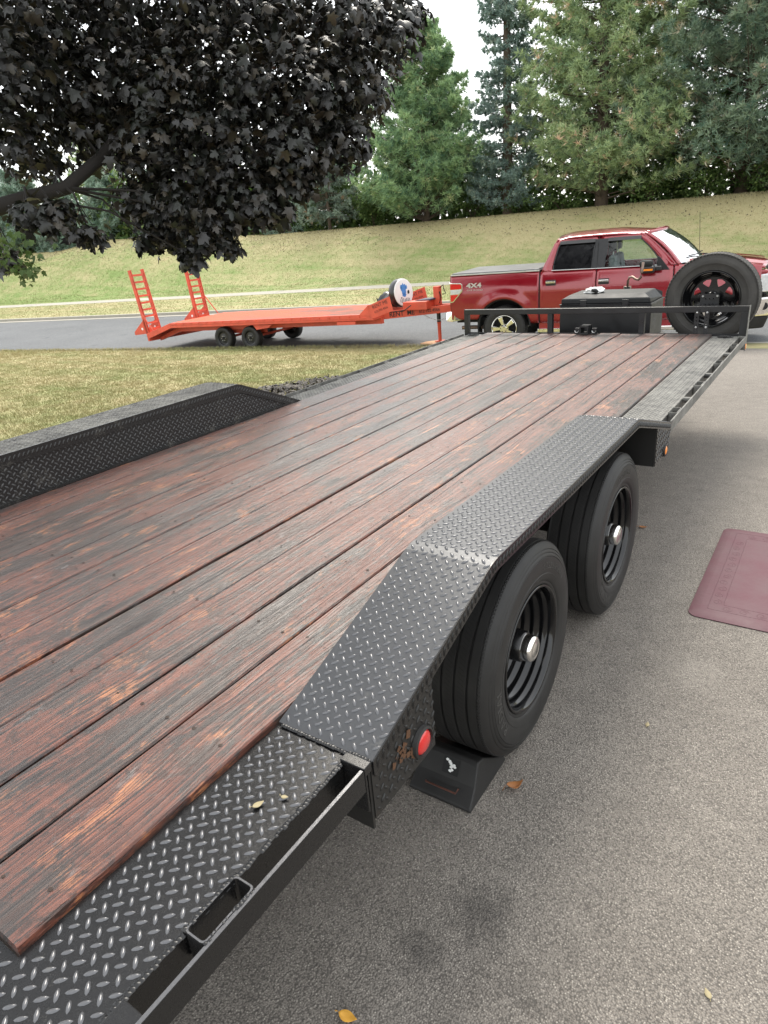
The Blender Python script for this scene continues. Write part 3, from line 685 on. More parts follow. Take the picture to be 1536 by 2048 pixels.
# receiver bracket bolted to the deck in front
m = MB(); m.box(-1.165, -.965, -.075, -.02, .001, .012)
for x0 in (-1.165, -1.005): m.box(x0, x0 + .04, -.07, -.035, .012, .055)
bq = tb(m, "receiver_bracket", MBK, bevel=.002)
v, f = plate_holes([(-.04, -.035), (.04, -.035), (.04, .04), (-.04, .04)], [[(-.028, -.024), (-.028, .028), (.028, .028), (.028, -.024)]], .11)
m = MB(); m.add([(-1.065 + x, -.07 + z, .042 + y) for x, y, z in v], f); m.build("receiver_tube", MBK, bq, bevel=.001)
for x0 in (-1.145, -.985):
    m = MB(); m.tube([(x0 + .018 * math.cos(a), -.078, .034 + .018 * math.sin(a)) for a in np.linspace(PI, 2 * PI, 9)], .004, 6); m.build("loop", MZN, bq, smooth=True)
# tongue, drawbar and jack in front of the deck
m = MB()
for s in (-1, 1): m.hexa([(-1.04 + s * .75 + d, .06, z) for z in (-.24, -.12) for d in (-.04, .04)][:0] + [(-1.04 + s * .75 - .04, .06, -.24), (-1.04 + s * .75 + .04, .06, -.24), (-1.04 + s * .06 + .04, 1.75, -.24), (-1.04 + s * .06 - .04, 1.75, -.24), (-1.04 + s * .75 - .04, .06, -.12), (-1.04 + s * .75 + .04, .06, -.12), (-1.04 + s * .06 + .04, 1.75, -.12), (-1.04 + s * .06 - .04, 1.75, -.12)])
tb(m, "tongue", MBK)
m = MB(); m.tube([(-1.02, 1.1, -.3), (-1.02, 1.1, .30)], .035, 14); tb(m, "jack_post", MBK, smooth=True)
m = MB(); m.tube([(-1.02, 1.1, .28), (-1.015, 1.09, .36), (-1.0, 1.08, .392), (-.965, 1.06, .398), (-.925, 1.04, .375), (-.895, 1.03, .37), (-.872, 1.02, .395), (-.865, 1.02, .44), (-.858, 1.02, .535)], .0125, 10)
m.tube([(-1.055, 1.1, .285), (-.985, 1.1, .285)], .022, 10); tb(m, "jack_crank", MPIPE, smooth='all')

# ---- wheels
def tyre_profile(R=.385, w0=-.03, w1=.205):
    P = [(w0 + .02, .230), (w0 + .004, .262), (w0, .30), (w0 + .006, .34), (w0 + .022, .372), (w0 + .036, R - .002)]
    grooves = [-.0, .043, .088, .133]
    for g in grooves:
        P += [(g - .0045, R), (g - .0035, R - .009), (g + .0035, R - .009), (g + .0045, R)]
    P += [(w1 - .040, R - .0015), (w1 - .0385, R - .006), (w1 - .0355, R - .006), (w1 - .034, R - .003), (w1 - .026, R - .008), (w1 - .014, R - .021), (w1 - .0105, R - .028), (w1 - .0125, R - .0295), (w1 - .0095, R - .031),
          (w1 - .0065, R - .040), (w1 - .0085, R - .0415), (w1 - .0055, R - .043), (w1 - .0025, R - .052), (w1 - .0045, R - .0535), (w1 - .002, R - .055),
          (w1, R - .075), (w1 - .0005, R - .098), (w1 - .003, R - .112), (w1 - .0015, R - .1135), (w1 - .005, R - .128), (w1 - .009, R - .141), (w1 - .0115, R - .1425), (w1 - .0105, R - .147), (w1 - .016, R - .157), (w1 - .03, R - .16)]
    return P
def warp_text(txt, size, r0, ang, x, depth=.0012, sx=1.1, bold=.0):
    v, f = text_geo(txt, size, bold, sx); A = []
    for off in (0, depth):
        for (a, b) in v:
            an = math.radians(ang) + a / r0; r = r0 + b; A.append((x - off * 0 + off, r * math.sin(an), r * math.cos(an)))
    n = len(v); F = [tuple(i + n for i in q) for q in f]
    # side walls
    ed = {}
    for q in f:
        for i in range(len(q)): e = (q[i], q[(i + 1) % len(q)]); ed[e] = 1
    for (a, b) in list(ed):
        if (b, a) not in ed: F.append((a, b, b + n, a + n))
    return A, F
def make_wheel(yc, nm="wheel"):
    wh = empty(nm, (0, 0, 0)); wh.parent = TR; wh.matrix_parent_inverse = Matrix.Translation(TR.location).inverted(); wh.location = (0, yc, -.385)
    m = MB(); m.revolve(tyre_profile(), (0, 0, 0), 0, 112); ty = m.build("tyre", MRB, wh, smooth='all'); ty.data.set_sharp_from_angle(angle=math.radians(50))
    m = MB()                                                     # shoulder serration
    for k in range(190):
        a = 2 * PI * k / 190; ca, sa = math.cos(a), math.sin(a); t = .0032
        c = Vector((.172, .3792 * ca, .3792 * sa)); T = Vector((0, -sa, ca)) * t; Rv = Vector((0, ca, sa)) * .0042; Xv = Vector((.0045, 0, 0))
        m.hexa([c - T - Rv - Xv, c + T - Rv - Xv, c + T - Rv + Xv, c - T - Rv + Xv, c - T + Rv - Xv, c + T + Rv - Xv, c + T + Rv * .55 + Xv, c - T + Rv * .55 + Xv])
        c = Vector((.1335, .3838 * ca, .3838 * sa))
    m.build("tread_notches", MRB, wh)['kind'] = 'stuff'
    m = MB()                                                     # fine sipes on the ribs
    for k in range(150):
        a = 2 * PI * k / 150 + .01; 
        for x in (.022, .066, .111):
            c = Vector((x, .3853 * math.cos(a), .3853 * math.sin(a))); T = Vector((.2, -math.sin(a), math.cos(a))).normalized() * .0009; Xv = Vector((.010, -math.sin(a) * .006, math.cos(a) * .006))
            m.add([c - T - Xv, c + T - Xv, c + T + Xv, c - T + Xv], [(0, 1, 2, 3)])
    m.build("sipes", MBKD, wh)['kind'] = 'stuff'
    for txt, size, r0, ang, x in (("ST225/75R15", .034, .300, 34, .2042), ("RADIAL", .052, .298, -104, .2042), ("STEEL BELTED", .016, .262, -40, .2015)):
        if txt.startswith("STEEL"): continue
        A, F = warp_text(txt, size, r0, ang, x, .0016, 1.25); mm = MB(); mm.add(A, F); mm.build("lettering", MRBD, wh)
    # rim
    P = [(.186, .2285), (.194, .2300), (.197, .2265), (.196, .2215), (.188, .2175), (.172, .2120)] + [(.172 - .100 * t, .212 - .034 * t + .0028 * math.cos(t * 2 * PI * 3.0)) for t in np.linspace(.04, 1, 29)] + [(.070, .1720), (.066, .1680), (.052, .1640)]
    m = MB(); m.revolve(P, (0, 0, 0), 0, 96); rim = m.build("rim", MRIM, wh, smooth='all')
    holes = [circle2(.0205, 18, (.125 * math.cos(a), .125 * math.sin(a))) for a in np.arange(8) * PI / 4 + .2]
    v, f = plate_holes(circle2(.1655, 64), holes + [circle2(.058, 32)], .007); m = MB(); m.add([(.052 + c, a, b) for a, b, c in v], f); m.build("disc", MRIM, wh)
    m = MB(); m.revolve([(-.02, .19), (-.02, .08), (-.01, .001)], (0, 0, 0), 0, 40); m.build("brake_drum", MBKD, wh)
    m = MB(); m.revolve([(.05, .058), (.052, .0595), (.160, .0560), (.166, .052), (.166, .001)], (0, 0, 0), 0, 40); m.build("hub", MRIM, wh, smooth=True)
    m = MB(); m.revolve([(.150, .0475), (.190, .0480), (.199, .0455), (.2045, .039), (.2055, .031), (.2040, .0290), (.2040, .0280), (.2055, .0265), (.206, .0001)], (0, 0, 0), 0, 48); m.build("hub_cap", MCHR, wh, smooth='all')
    for a in np.arange(8) * PI / 4 + PI / 8 + .2:
        m = MB(); m.revolve([(.055, .0115), (.078, .0105), (.081, .008), (.081, .0001)], (0, .083 * math.cos(a), .083 * math.sin(a)), 0, 6); m.build("lug_nut", MBK, wh)
    return wh
w1 = make_wheel(-4.430)
w2 = copy_tree(w1, TR); w2.location.y = -3.405; w2.rotation_euler = (.55, 0, 0)
w3 = copy_tree(w1, TR); w3.location = (XL, -4.43, -.385); w3.rotation_euler = (0, 0, PI); w4 = copy_tree(w3, TR); w4.location.y = -3.405
m = MB(); m.tube([(XL + .02, -4.43, -.385), (-.02, -4.43, -.385)], .04, 10); m.tube([(XL + .02, -3.405, -.385), (-.02, -3.405, -.385)], .04, 10); tb(m, "axles", MBKD)
m = MB(); m.box(-.42, -.036, -5.2, -2.9, -.14, -.135); m.box(-.1, -.09, -5.2, -3.0, -.3, -.03); tb(m, "wheel_well_panel", MBKD)

# ------------------------------------------------------------------ things on and around the trailer
# spare wheel
SW = empty("spare_wheel", (-.088, .24, .252), parent=TR); SW.matrix_parent_inverse = Matrix.Translation(TR.location).inverted(); tag(SW, "black spare wheel bolted upright to the headboard")
R = .376
P = [(.20, .232), (.215, .258), (.222, .29), (.216, .328), (.200, .358), (.186, R - .003)]
for g in (.165, .135, .105, .075, .045): P += [(g + .004, R), (g + .003, R - .007), (g - .003, R - .007), (g - .004, R)]
P += [(.026, R - .003), (.012, .361), (.004, .340), (.003, .334), (.001, .332), (-.001, .31), (-.001, .295), (.0015, .293), (.006, .262), (.012, .246), (.010, .243), (.022, .232)]
m = MB(); m.revolve(P, (0, 0, 0), 1, 96); st = m.build("tyre", MRBD, SW, smooth='all'); st.data.set_sharp_from_angle(angle=math.radians(45))
m = MB()
for k in range(84):                                              # tread blocks on both shoulders
    a = 2 * PI * k / 84
    for yc, hw in ((.022, .018), (.19, .016)):
        c = Vector((R * math.cos(a), yc, R * math.sin(a))) * 1; c.x = (R - .004) * math.cos(a); c.z = (R - .004) * math.sin(a)
        T = Vector((-math.sin(a), 0, math.cos(a))) * .0095; Rv = Vector((math.cos(a), 0, math.sin(a))) * .006; Yv = Vector((0, hw, 0)); sl_ = -.45 if yc < .1 else .45
        m.hexa([c - T - Rv - Yv, c + T - Rv - Yv, c + T - Rv + Yv, c - T - Rv + Yv, c - T + Rv * (.2 if yc < .1 else 1) - Yv, c + T + Rv * (.2 if yc < .1 else 1) - Yv, c + T + Rv * (1 if yc < .1 else .2) + Yv, c - T + Rv * (1 if yc < .1 else .2) + Yv])
m.build("tread_blocks", MRBD, SW)['kind'] = 'stuff'
P = [(.03, .232), (.006, .234), (.002, .229), (.006, .224), (.030, .215), (.050, .210), (.056, .204), (.060, .200), (.10, .196), (.106, .186), (.125, .182), (.13, .172)]
m = MB(); m.revolve(P, (0, 0, 0), 1, 80); sr = m.build("rim", MRIM, SW, smooth='all')
hl = []
for k in range(8):
    a = 2 * PI * k / 8 + PI / 8; pts = []
    for r_q, da in ((.098, .0), (.118, .14), (.150, .24), (.158, .20), (.163, 0.), (.158, -.20), (.150, -.24), (.118, -.14)): pts.append((r_q * math.cos(a + da), r_q * math.sin(a + da)))
    hl.append(pts)
v, f = plate_holes(circle2(.174, 56), hl + [circle2(.045, 24)], .007); m = MB(); m.add([(a, .118 + c, b) for a, b, c in v], f); m.build("spoke_disc", MRIM, SW)
m = MB(); m.revolve([(.11, .0001), (.03, .0001), (.03, .052), (.04, .058), (.11, .060)], (0, 0, 0), 1, 32); m.build("hub", MRIM, SW, smooth=True)
v, f = plate_holes([(-.075, -.06), (.075, -.06), (.075, .045), (.05, .06), (-.075, .06)], [circle2(.006, 8, (x, z)) for x in (-.03, 0, .03) for z in (-.03, 0.02)], .008)
m = MB(); m.add([(a - .005, .012 + c, b - .015) for a, b, c in v], f); br = m.build("bracket", MBK, SW)
for x, z in ((-.055, .028), (.06, .028)):
    m = MB(); m.revolve([(-.004, .0001), (-.004, .006), (.002, .0105), (.008, .0105)], (x - .005, 0, z), 1, 10); m.build("bolt", MZN, SW, smooth=True)
for xo in (-.048, .030):
    v, f = plate_holes([(-.018, -.105), (.018, -.105), (.018, .105), (-.018, .105)], [circle2(.0062, 8, (0, z)) for z in (-.088, -.062, -.022, .012, .042)], .006)
    m = MB(); m.add([(a + xo, -.262 + c, b - .155) for a, b, c in v], f); st2 = m.build("perforated_strap", MBK, SW)
    for z in (.080, -.040):
        m = MB(); m.revolve([(-.010, .0001), (-.009, .006), (-.003, .0105), (.001, .0105)], (xo, -.262, z - .155), 1, 10); m.build("bolt", MZN, SW, smooth=True)
    m = MB(); m.box(xo - .012, xo + .012, -.258, .02, -.06, -.045); m.build("arm", MBK, SW)
# toolbox
TBX = empty("toolbox", (-1.03, .60, -.115)); tag(TBX, "black steel toolbox with sloping lid behind the trailer headboard", "toolbox")
m = MB(); m.box(-.435, .435, -.25, .22, 0, .325); m.build("body", MBK, TBX, bevel=.006)
m = MB(); m.box(-.442, .442, -.258, .23, .326, .334); m.build("rim_flange", MBK, TBX, bevel=.002)
m = MB(); a, b = .418, .42
m.hexa([(-a, -.245, .3345), (a, -.245, .3345), (a, .22, .3345), (-a, .22, .3345), (-a, -.245, .385), (a, -.245, .385), (a, .22, .385), (-a, .22, .385)])
m2 = MB(); m2.v = []; sec = [(-.25, .336), (-.25, .382), (-.19, .418), (.17, .425), (.225, .39), (.225, .336)]
def ins(i): return .424 if i in (0, 1, 4, 5) else .355
n6 = 6; m2.v = [(-ins(i), y, z) for i, (y, z) in enumerate(sec)] + [(ins(i), y, z) for i, (y, z) in enumerate(sec)]
m2.f = [tuple(range(5, -1, -1)), tuple(range(6, 12))] + [(i, (i + 1) % 6, (i + 1) % 6 + 6, i + 6) for i in range(6)]
m2.build("lid", simple("satin_black_lid", (.016, .017, .018), .5, spec=.3), TBX, bevel=.008)
for x in (-.2, .2):
    m = MB(); m.box(x - .03, x + .03, -.262, -.2585, .29, .372); m.build("latch", MBK, TBX, bevel=.002)
# crumpled rag
RG = MB(); bmr = bmesh.new(); bmesh.ops.create_icosphere(bmr, subdivisions=3, radius=1)
from mathutils import noise as mnoise
for v_ in bmr.verts:
    q = v_.co.copy(); d = 1 + .45 * mnoise.noise(q * 2.3 + Vector((3, 1, 2))) + .25 * mnoise.noise(q * 5.5)
    v_.co = Vector((q.x * .098 * d, q.y * .07 * d, max(-.0, (q.z + .25) * .038 * d)))
me = bpy.data.meshes.new("rag"); bmr.to_mesh(me); bmr.free(); rg = bpy.data.objects.new("rag", me); C.objects.link(rg); me.materials.append(MRAG)
rg.location = (-1.175, .52, .3095); tag(rg, "crumpled white rag with dark stains lying on the toolbox lid", "rag")
m = MB(); m.tube([(-.01, -.075, .028), (.03, -.078, .022), (.055, -.07, .012)], [.012, .02, .008], 7); m.build("stain_fold", MBKD, rg, smooth=True)
# wheel ramp
WR = empty("wheel_ramp", (.045, -4.72, G + .006)); tag(WR, "black plastic leveling ramp chocking the nearest trailer tyre", "wheel ramp")
prof = [(-.150, 0), (-.150, .012), (-.098, .060), (-.062, .118), (-.050, .128), (-.02, .122), (.06, .062), (.11, .034), (.13, 0)]
m = MB(); o_ = len(prof); k_ = lambda z: .125 - .0 * z
m.v = [(-(.118 - z * .12), y, z) for y, z in prof] + [(.118 - z * .12, y, z) for y, z in prof]
m.f = [tuple(range(o_ - 1, -1, -1)), tuple(range(o_, 2 * o_))] + [(i, (i + 1) % o_, (i + 1) % o_ + o_, i + o_) for i in range(o_)]
m.build("ramp_body", MRB, WR, bevel=.005)
m = MB(); m.tube([(-.055, -.135, .052), (-.055, -.138, .048), (.058, -.138, .048), (.058, -.118, .05)], .0032, 8); m.build("pull_rod", simple("rusty_rod", (.09, .035, .024), .5, .4, .3, 40), WR, smooth=True)
def on_slope(x, t, off=.0015): y = -.098 + t * .036; z = .060 + t * .058; n = Vector((0, -.058, .036)).normalized(); return (x + n.x * off, y + n.y * off, z + n.z * off)
m = MB(); m.add([on_slope(-.018, .18), on_slope(.042, .18), on_slope(.042, .95), on_slope(-.018, .95)], [(0, 1, 2, 3)]); stk = m.build("sticker", MBKD, WR)
m = MB()
for k in range(9):
    cx, t = [(-.004, .82), (.004, .76), (.010, .68), (.016, .60), (.012, .52), (.018, .42), (.012, .34), (.022, .66), (.026, .58)][k]; r = .0065
    m.add([on_slope(cx + r * math.cos(a) * random.uniform(.6, 1.2), t + r * 14 * math.sin(a) * random.uniform(.6, 1.), .002) for a in np.arange(6) * PI / 3], [tuple(range(6))])
m.build("worn_white_print", MWHITE, WR)
# plum mat
MT = MB(); n_seg = 6; mx0, mx1, my0, my1 = .515, 1.42, -3.345, -2.275
def rrect(x0, x1, y0, y1, r): return [(cx + r * math.cos(a0 + t * PI / 12), cy + r * math.sin(a0 + t * PI / 12)) for cx, cy, a0 in ((x1 - r, y1 - r, 0), (x0 + r, y1 - r, PI / 2), (x0 + r, y0 + r, PI), (x1 - r, y0 + r, 1.5 * PI)) for t in range(7)]
rings = [(0, .0), (0, .003), (.010, .006), (.040, .0135), (.046, .0137)]
for dd, z in rings: MT.v += [(x, y, z) for x, y in rrect(mx0 + dd, mx1 - dd, my0 + dd, my1 - dd, .045)]
for i in range(len(rings) - 1):
    for k in range(28): MT.f.append((i * 28 + k, i * 28 + (k + 1) % 28, (i + 1) * 28 + (k + 1) % 28, (i + 1) * 28 + k))
MT.f.append(tuple(range(4 * 28, 5 * 28)))
mt = MT.build("floor_mat", MPLUM, None, smooth=True); mt.location = (0, 0, G + .008); mt.rotation_euler = (0, 0, 0); tag(mt, "plum vinyl cushioned floor mat with embossed scroll border on the driveway", "mat")
m = MB()                                                        # embossed border lines and scrolls
for dd in (.075, .135):
    L = rrect(mx0 + dd, mx1 - dd, my0 + dd, my1 - dd, .01); m.tube([(x, y, .0137) for x, y in L + L[:1]], .0010, 4, False)
for (ax, ay, bx_, by) in ((mx0 + .105, my0 + .12, mx0 + .105, my1 - .12), (mx0 + .12, my0 + .105, mx1 - .1, my0 + .105), (mx0 + .12, my1 - .105, mx1 - .1, my1 - .105)):
    L = math.hypot(bx_ - ax, by - ay); k = int(L / .07); d = Vector(((bx_ - ax) / L, (by - ay) / L)); p = Vector((-d.y, d.x))
    for i in range(k):
        c = Vector((ax, ay)) + d * (i + .5) * .07; sg = 1 if i % 2 else -1; pts = []
        for t in np.linspace(0, 1, 14): r = .024 * (1 - .75 * t); a = t * 9; q = c + d * (r * math.cos(a)) + p * sg * (r * math.sin(a)); pts.append((q.x, q.y, .0137))
        m.tube(pts, .0009, 3, False)
m.build("embossed_border", MPLUM, mt, smooth='all')
# dry leaves
def leaf_obj(name, x, y, z, L, rz, mat, lab, curl=.5, rot=(0, 0)):
    m = MB(); us = np.linspace(0, 1, 9)
    for u in us:
        wd = math.sin(PI * min(1, u * 1.02) ** .8) * .26 * L + .0005; zz = curl * L * (u - .5) ** 2 * 1.2
        for t in (-1, 0, 1): m.v.append(((u - .5) * L, t * wd, zz + abs(t) * wd * .55 * curl + .0025))
    for i in range(8):
        for j in range(2): a = i * 3 + j; m.f.append((a, a + 3, a + 4, a + 1))
    m.v += [(-.5 * L - .0, .001, .25 * curl * L * 1.2 + .003), (-.72 * L, .004, .006), (-.72 * L, .001, .004)]; k = len(m.v); m.f.append((k - 3, k - 2, k - 1))
    o = m.build(name, mat, None, smooth=True, solid=.0008); o.location = (x, y, z); o.rotation_euler = (rot[0], rot[1], rz); tag(o, lab, "leaf"); return o
GZ = G + .008
leaf_obj("dry_leaf", .243, -4.70, GZ, .062, .9, MDL, "curled brown dry leaf on the driveway beside the wheel ramp", 1.3)
leaf_obj("dry_leaf", .095, -2.455, GZ, .05, .2, MDL, "small orange-brown leaf on the driveway beyond the front wheel", .5)
leaf_obj("dry_leaf", .545, -4.185, GZ, .026, 1.7, MPALE, "tiny pale leaf fragment in the middle of the driveway", .3)
leaf_obj("dry_leaf", .901, -5.07, GZ, .026, 2.2, MPALE, "pale leaf scrap on the driveway at bottom right", .3)
leaf_obj("dry_leaf", .183, -5.565, GZ, .05, .2, MDLY, "orange-yellow leaf at the bottom edge of the driveway", .5)
leaf_obj("dry_leaf", .127, -5.655, ZP + .003, .024, 1.2, MPALE, "pale dead leaf fragment on the black tread plate, larger of two", .3)
leaf_obj("dry_leaf", .160, -5.615, ZP + .003, .015, .4, MPALE, "pale dead leaf fragment on the black tread plate, smaller of two", .3)

# ------------------------------------------------------------------ orange trailer on the street
OT = empty("ramp_trailer", (-12.95, 4.61, -.555), (0, -.012, .0825)); tag(OT, "orange-red deckover trailer with two raised ramps parked on the street", "trailer")
W2, L2 = 1.98, 5.81
def skx(t): return -.79 + .27 * t / W2
m = MB()                                                        # near and far side rails with the bent tail
for t0, t1 in ((0, .07), (W2 - .07, W2)):
    for (s0, z0, s1, z1) in ((.10, 0, L2, .03),):
        m.hexa([(s0, t0, z0 - .115), (s1, t0, z1 - .115), (s1, t1, z1 - .115), (s0, t1, z0 - .115), (s0, t0, z0 + .004), (s1, t0, z1 + .004), (s1, t1, z1 + .004), (s0, t1, z0 + .004)])
    m.hexa([(skx(t0), t0, -.37), (.10, t0, -.115), (.10, t1, -.115), (skx(t0), t1, -.37), (skx(t0), t0, -.235), (.10, t0, .004), (.10, t1, .004), (skx(t0), t1, -.235)])
m.build("side_rail", MOR, OT, bevel=.006)
m = MB(); m.box(.12, L2 - .1, -.012, -.001, -.045, -.030); 
for k in range(22): m.box(.25 + k * .25, .31 + k * .25, -.014, -.001, -.03, .0)
m.build("rub_strip", MOR, OT)
m = MB(); m.hexa([(.1, .3, -.24), (5.9, .3, -.20), (5.9, .4, -.20), (.1, .4, -.24), (.1, .3, -.117), (5.9, .3, -.09), (5.9, .4, -.09), (.1, .4, -.117)]); m.hexa([(.1, 1.58, -.24), (5.9, 1.58, -.20), (5.9, 1.68, -.20), (.1, 1.68, -.24), (.1, 1.58, -.117), (5.9, 1.58, -.09), (5.9, 1.68, -.09), (.1, 1.68, -.117)])
m.hexa([(-.68, .3, -.45), (.1, .3, -.24), (.1, .4, -.24), (-.68, .4, -.45), (-.68, .3, -.372), (.1, .3, -.118), (.1, .4, -.118), (-.68, .4, -.372)])
m.build("main_beams", MOR, OT)
m = MB(); m.hexa([(skx(0), 0.0, -.42), (skx(0) + .05, 0.0, -.42), (skx(W2) + .05, W2, -.42), (skx(W2), W2, -.42), (skx(0) - .01, -.003, -.24), (skx(0) + .05, -.003, -.24), (skx(W2) + .05, W2 + .003, -.24), (skx(W2) - .01, W2 + .003, -.24)]); m.build("tail_bar", MOR, OT, bevel=.006)
m = MB(); m.box(L2 - .005, L2 + .07, 0, W2, -.09, .06); m.build("front_bar", MOR, OT, bevel=.006)
for k in range(10):                                             # deck boards and tail boards
    t0 = .075 + k * .183; m = MB(); m.hexa([(.12, t0, -.03), (L2 - .01, t0, 0), (L2 - .01, t0 + .177, 0), (.12, t0 + .177, -.03), (.12, t0, .006), (L2 - .01, t0, .034), (L2 - .01, t0 + .177, .034), (.12, t0 + .177, .006)])
    m.build("deck_board", MORD, OT)
m = MB(); m.hexa([(skx(0) + .05, .07, -.27), (.10, .07, -.03), (.10, W2 - .07, -.03), (skx(W2) + .05, W2 - .07, -.27), (skx(0) + .05, .07, -.235), (.10, .07, .003), (.10, W2 - .07, .003), (skx(W2) + .05, W2 - .07, -.235)]); m.build("tail_deck", MOR, OT)
# paint worn back to red along the middle of the deck
m = MB(); m.box(.9, 2.9, 1.15, W2 - .08, .012, .0245); 
# ramps
def ramp2(t0, sb, zb, st_, zt_):
    r = empty("ramp", (0, 0, 0), parent=OT); wd = .45; d = Vector((st_ - sb, 0, zt_ - zb)); n = Vector((-d.z, 0, d.x)).normalized() * .10; B = Vector((sb, 0, zb))
    for a in (t0, t0 + wd - .05):
        m = MB(); T = Vector((0, a, 0)); e = Vector((0, .035, 0)); m.hexa([B + T, B + T + e, B + T + e + n, B + T + n, B + d + T, B + d + T + e, B + d + T + e + n * .8, B + d + T + n * .8]); 
        m.hexa([B + d * .0 + T - e * .4, B + T + e * 1.4, B + T + e * 1.4 + n * .1, B + T - e * .4 + n * .1, B + d + T - e * .4, B + d + T + e * 1.4, B + d + T + e * 1.4 + n * .1, B + d + T - e * .4 + n * .1]); m.build("ramp_rail", MOR, r, bevel=.003)
    for k in range(9):
        f = .06 + k * .107; c = B + d * f; m = MB(); u = d.normalized() * .022
        m.hexa([c + Vector((0, t0 + .035, 0)) - u, c + Vector((0, t0 + wd - .05, 0)) - u, c + Vector((0, t0 + wd - .05, 0)) - u + n * .45, c + Vector((0, t0 + .035, 0)) - u + n * .45,
                c + Vector((0, t0 + .035, 0)) + u, c + Vector((0, t0 + wd - .05, 0)) + u, c + Vector((0, t0 + wd - .05, 0)) + u + n * .25, c + Vector((0, t0 + .035, 0)) + u + n * .25]); m.build("rung", MOR, r)
    for a in (t0 + .0, t0 + wd - .03):
        P = [(sb - .08, zb + .36), (sb - .02, zb + .02), (sb - .06, zb + .0), (sb - .52, zb - .03), (sb - .52, zb + .05)]
        m = MB(); m.prism(P, 1, a, a + .022); g = m.build("hinge_gusset", MOR, r, bevel=.002)
        m = MB(); m.revolve([(0, .0001), (0, .032), (-.006, .032), (-.006, .0001)], (sb - .20, a - .001, zb + .12), 1, 12); m.build("gusset_hole", MWHITE, r)
    m = MB(); m.box(sb - .02, sb + .0, t0 + .04, t0 + wd - .05, zb - .02, zb + .13); m.build("foot_plate", MOR, r)
    return r
ramp2(.06, -.77, -.24, -.97, 1.29); ramp2(1.49, -.40, -.12, -.52, 1.32)
for P in ([(-.90, .02, .35), (-.55, .02, -.17)], [(-.47, 1.95, .46), (-.10, 1.95, .0)]):
    m = MB(); m.tube(P, .014, 8); m.build("brace_rod", MOR, OT, smooth=True)
# tongue
m = MB()
for sg in (0, 1):
    A, B = (.35, .93) if sg == 0 else (W2 - .35, 1.05); w_ = .07 if sg == 0 else -.07
    m.hexa([(5.6, A, -.14), (7.42, B, -.07), (7.42, B + w_, -.07), (5.6, A + w_, -.14), (5.6, A, .015), (7.42, B, .075), (7.42, B + w_, .075), (5.6, A + w_, .015)])
tg = m.build("tongue", MOR, OT, bevel=.005)
m = MB(); m.box(7.4, 7.68, .93, 1.05, -.05, .07); m.build("coupler", MOR, OT, bevel=.02)
def text_on(txt, size, org, ex, ey, parent, mat=MDK, bold=0., sx=1.):
    v, f = text_geo(txt, size, bold, sx); ex = Vector(ex).normalized(); ey = Vector(ey); ey = (ey - ex * ex.dot(ey)).normalized(); o = Vector(org); m = MB()
    m.add([o + ex * a + ey * b for a, b in v], f); return m.build("lettering", mat, parent, fix=False)
dx = Vector((1.82, .58, .065)).normalized(); off = Vector((.58, -1.82, 0)).normalized() * .004
text_on("RENT  ME", .135, Vector((6.25, .35 + .58 * .357, -.040)) + off, dx, (0, 0, 1), OT, bold=.003, sx=.92)
text_on("612·702·4566", .092, Vector((6.80, .35 + .58 * .66, -.020)) + off, dx, (0, 0, 1), OT, bold=.001, sx=.86)
# gusset plates with lettering at the front of the deck
for t, s0, k in ((-.01, 5.80, 1), (W2 - .02, 5.62, 0)):
    P = [(s0 - .02, .20), (s0 + .50, .36), (s0 + .56, .08), (s0 + .04, -.06)]; m = MB(); m.prism(P, 1, t, t + .012); g = m.build("gusset_plate", MOR, OT, bevel=.002)
    text_on("RENT ME", .098, (s0 + .27, t - .003, .215), (1, 0, .30), (0, 0, 1), g, sx=.95); text_on("612-702-4566", .062, (s0 + .29, t - .003, .115), (1, 0, .30), (0, 0, 1), g, sx=.95)
    m = MB(); m.prism([(s0 - .25, .02), (s0, .22), (s0 + .02, .0)], 1, t + .0, t + .01); m.build("gusset_wing", MOR, OT)
m = MB(); m.box(6.29, 6.83, .55, .95, .02, .18); bx = m.build("battery_box", MOR, OT, bevel=.008)
for s in (6.4, 6.55, 6.7):
    m = MB(); m.revolve([(0, .0001), (-.006, .012), (-.002, .014)], (s, .549, .1), 1, 8); m.build("bolt", MOR, bx)
m = MB(); m.hexa([(6.5, .7, .182), (6.85, .7, .182), (6.9, 1.1, .182), (6.55, 1.1, .182), (6.5, .7, .19), (6.85, .7, .21), (6.9, 1.1, .215), (6.55, 1.1, .2)]); pp = m.build("folded_cloth", simple("dark_cloth", (.06, .055, .08), .8), None); pp.matrix_world = Matrix.LocRotScale(OT.location, OT.rotation_euler, None); tag(pp, "dark folded cloth lying on the orange trailer's tongue box", "cloth")
m = MB(); m.box(6.83, 6.96, .90, 1.03, .06, .43); m.build("jack_head", MOR, OT, bevel=.006)
m = MB(); m.tube([(6.895, .965, .06), (6.895, .965, -.30)], .042, 14); m.build("jack_tube", MBK, OT, smooth=True)
m = MB(); m.tube([(6.895, .965, -.28), (6.895, .965, -.31), (6.895, .965, -.66)], [.05, .038, .036], 14); m.box(6.81, 6.98, .88, 1.05, -.675, -.66); m.build("jack_foot", MOR, OT, smooth=True)
m = MB(); m.tube([(6.96, .97, .40), (7.03, .97, .45), (7.04, .96, .38), (7.09, .95, .28), (7.02, .93, .27)], .010, 6); m.build("jack_crank", MBKD, OT, smooth=True)
m = MB(); m.tube([(6.96, .9, .1), (7.0, .9, .22), (6.97, .9, .33)], .012, 6); m.build("breakaway_cable", MBKD, OT, smooth=True)
m = MB()
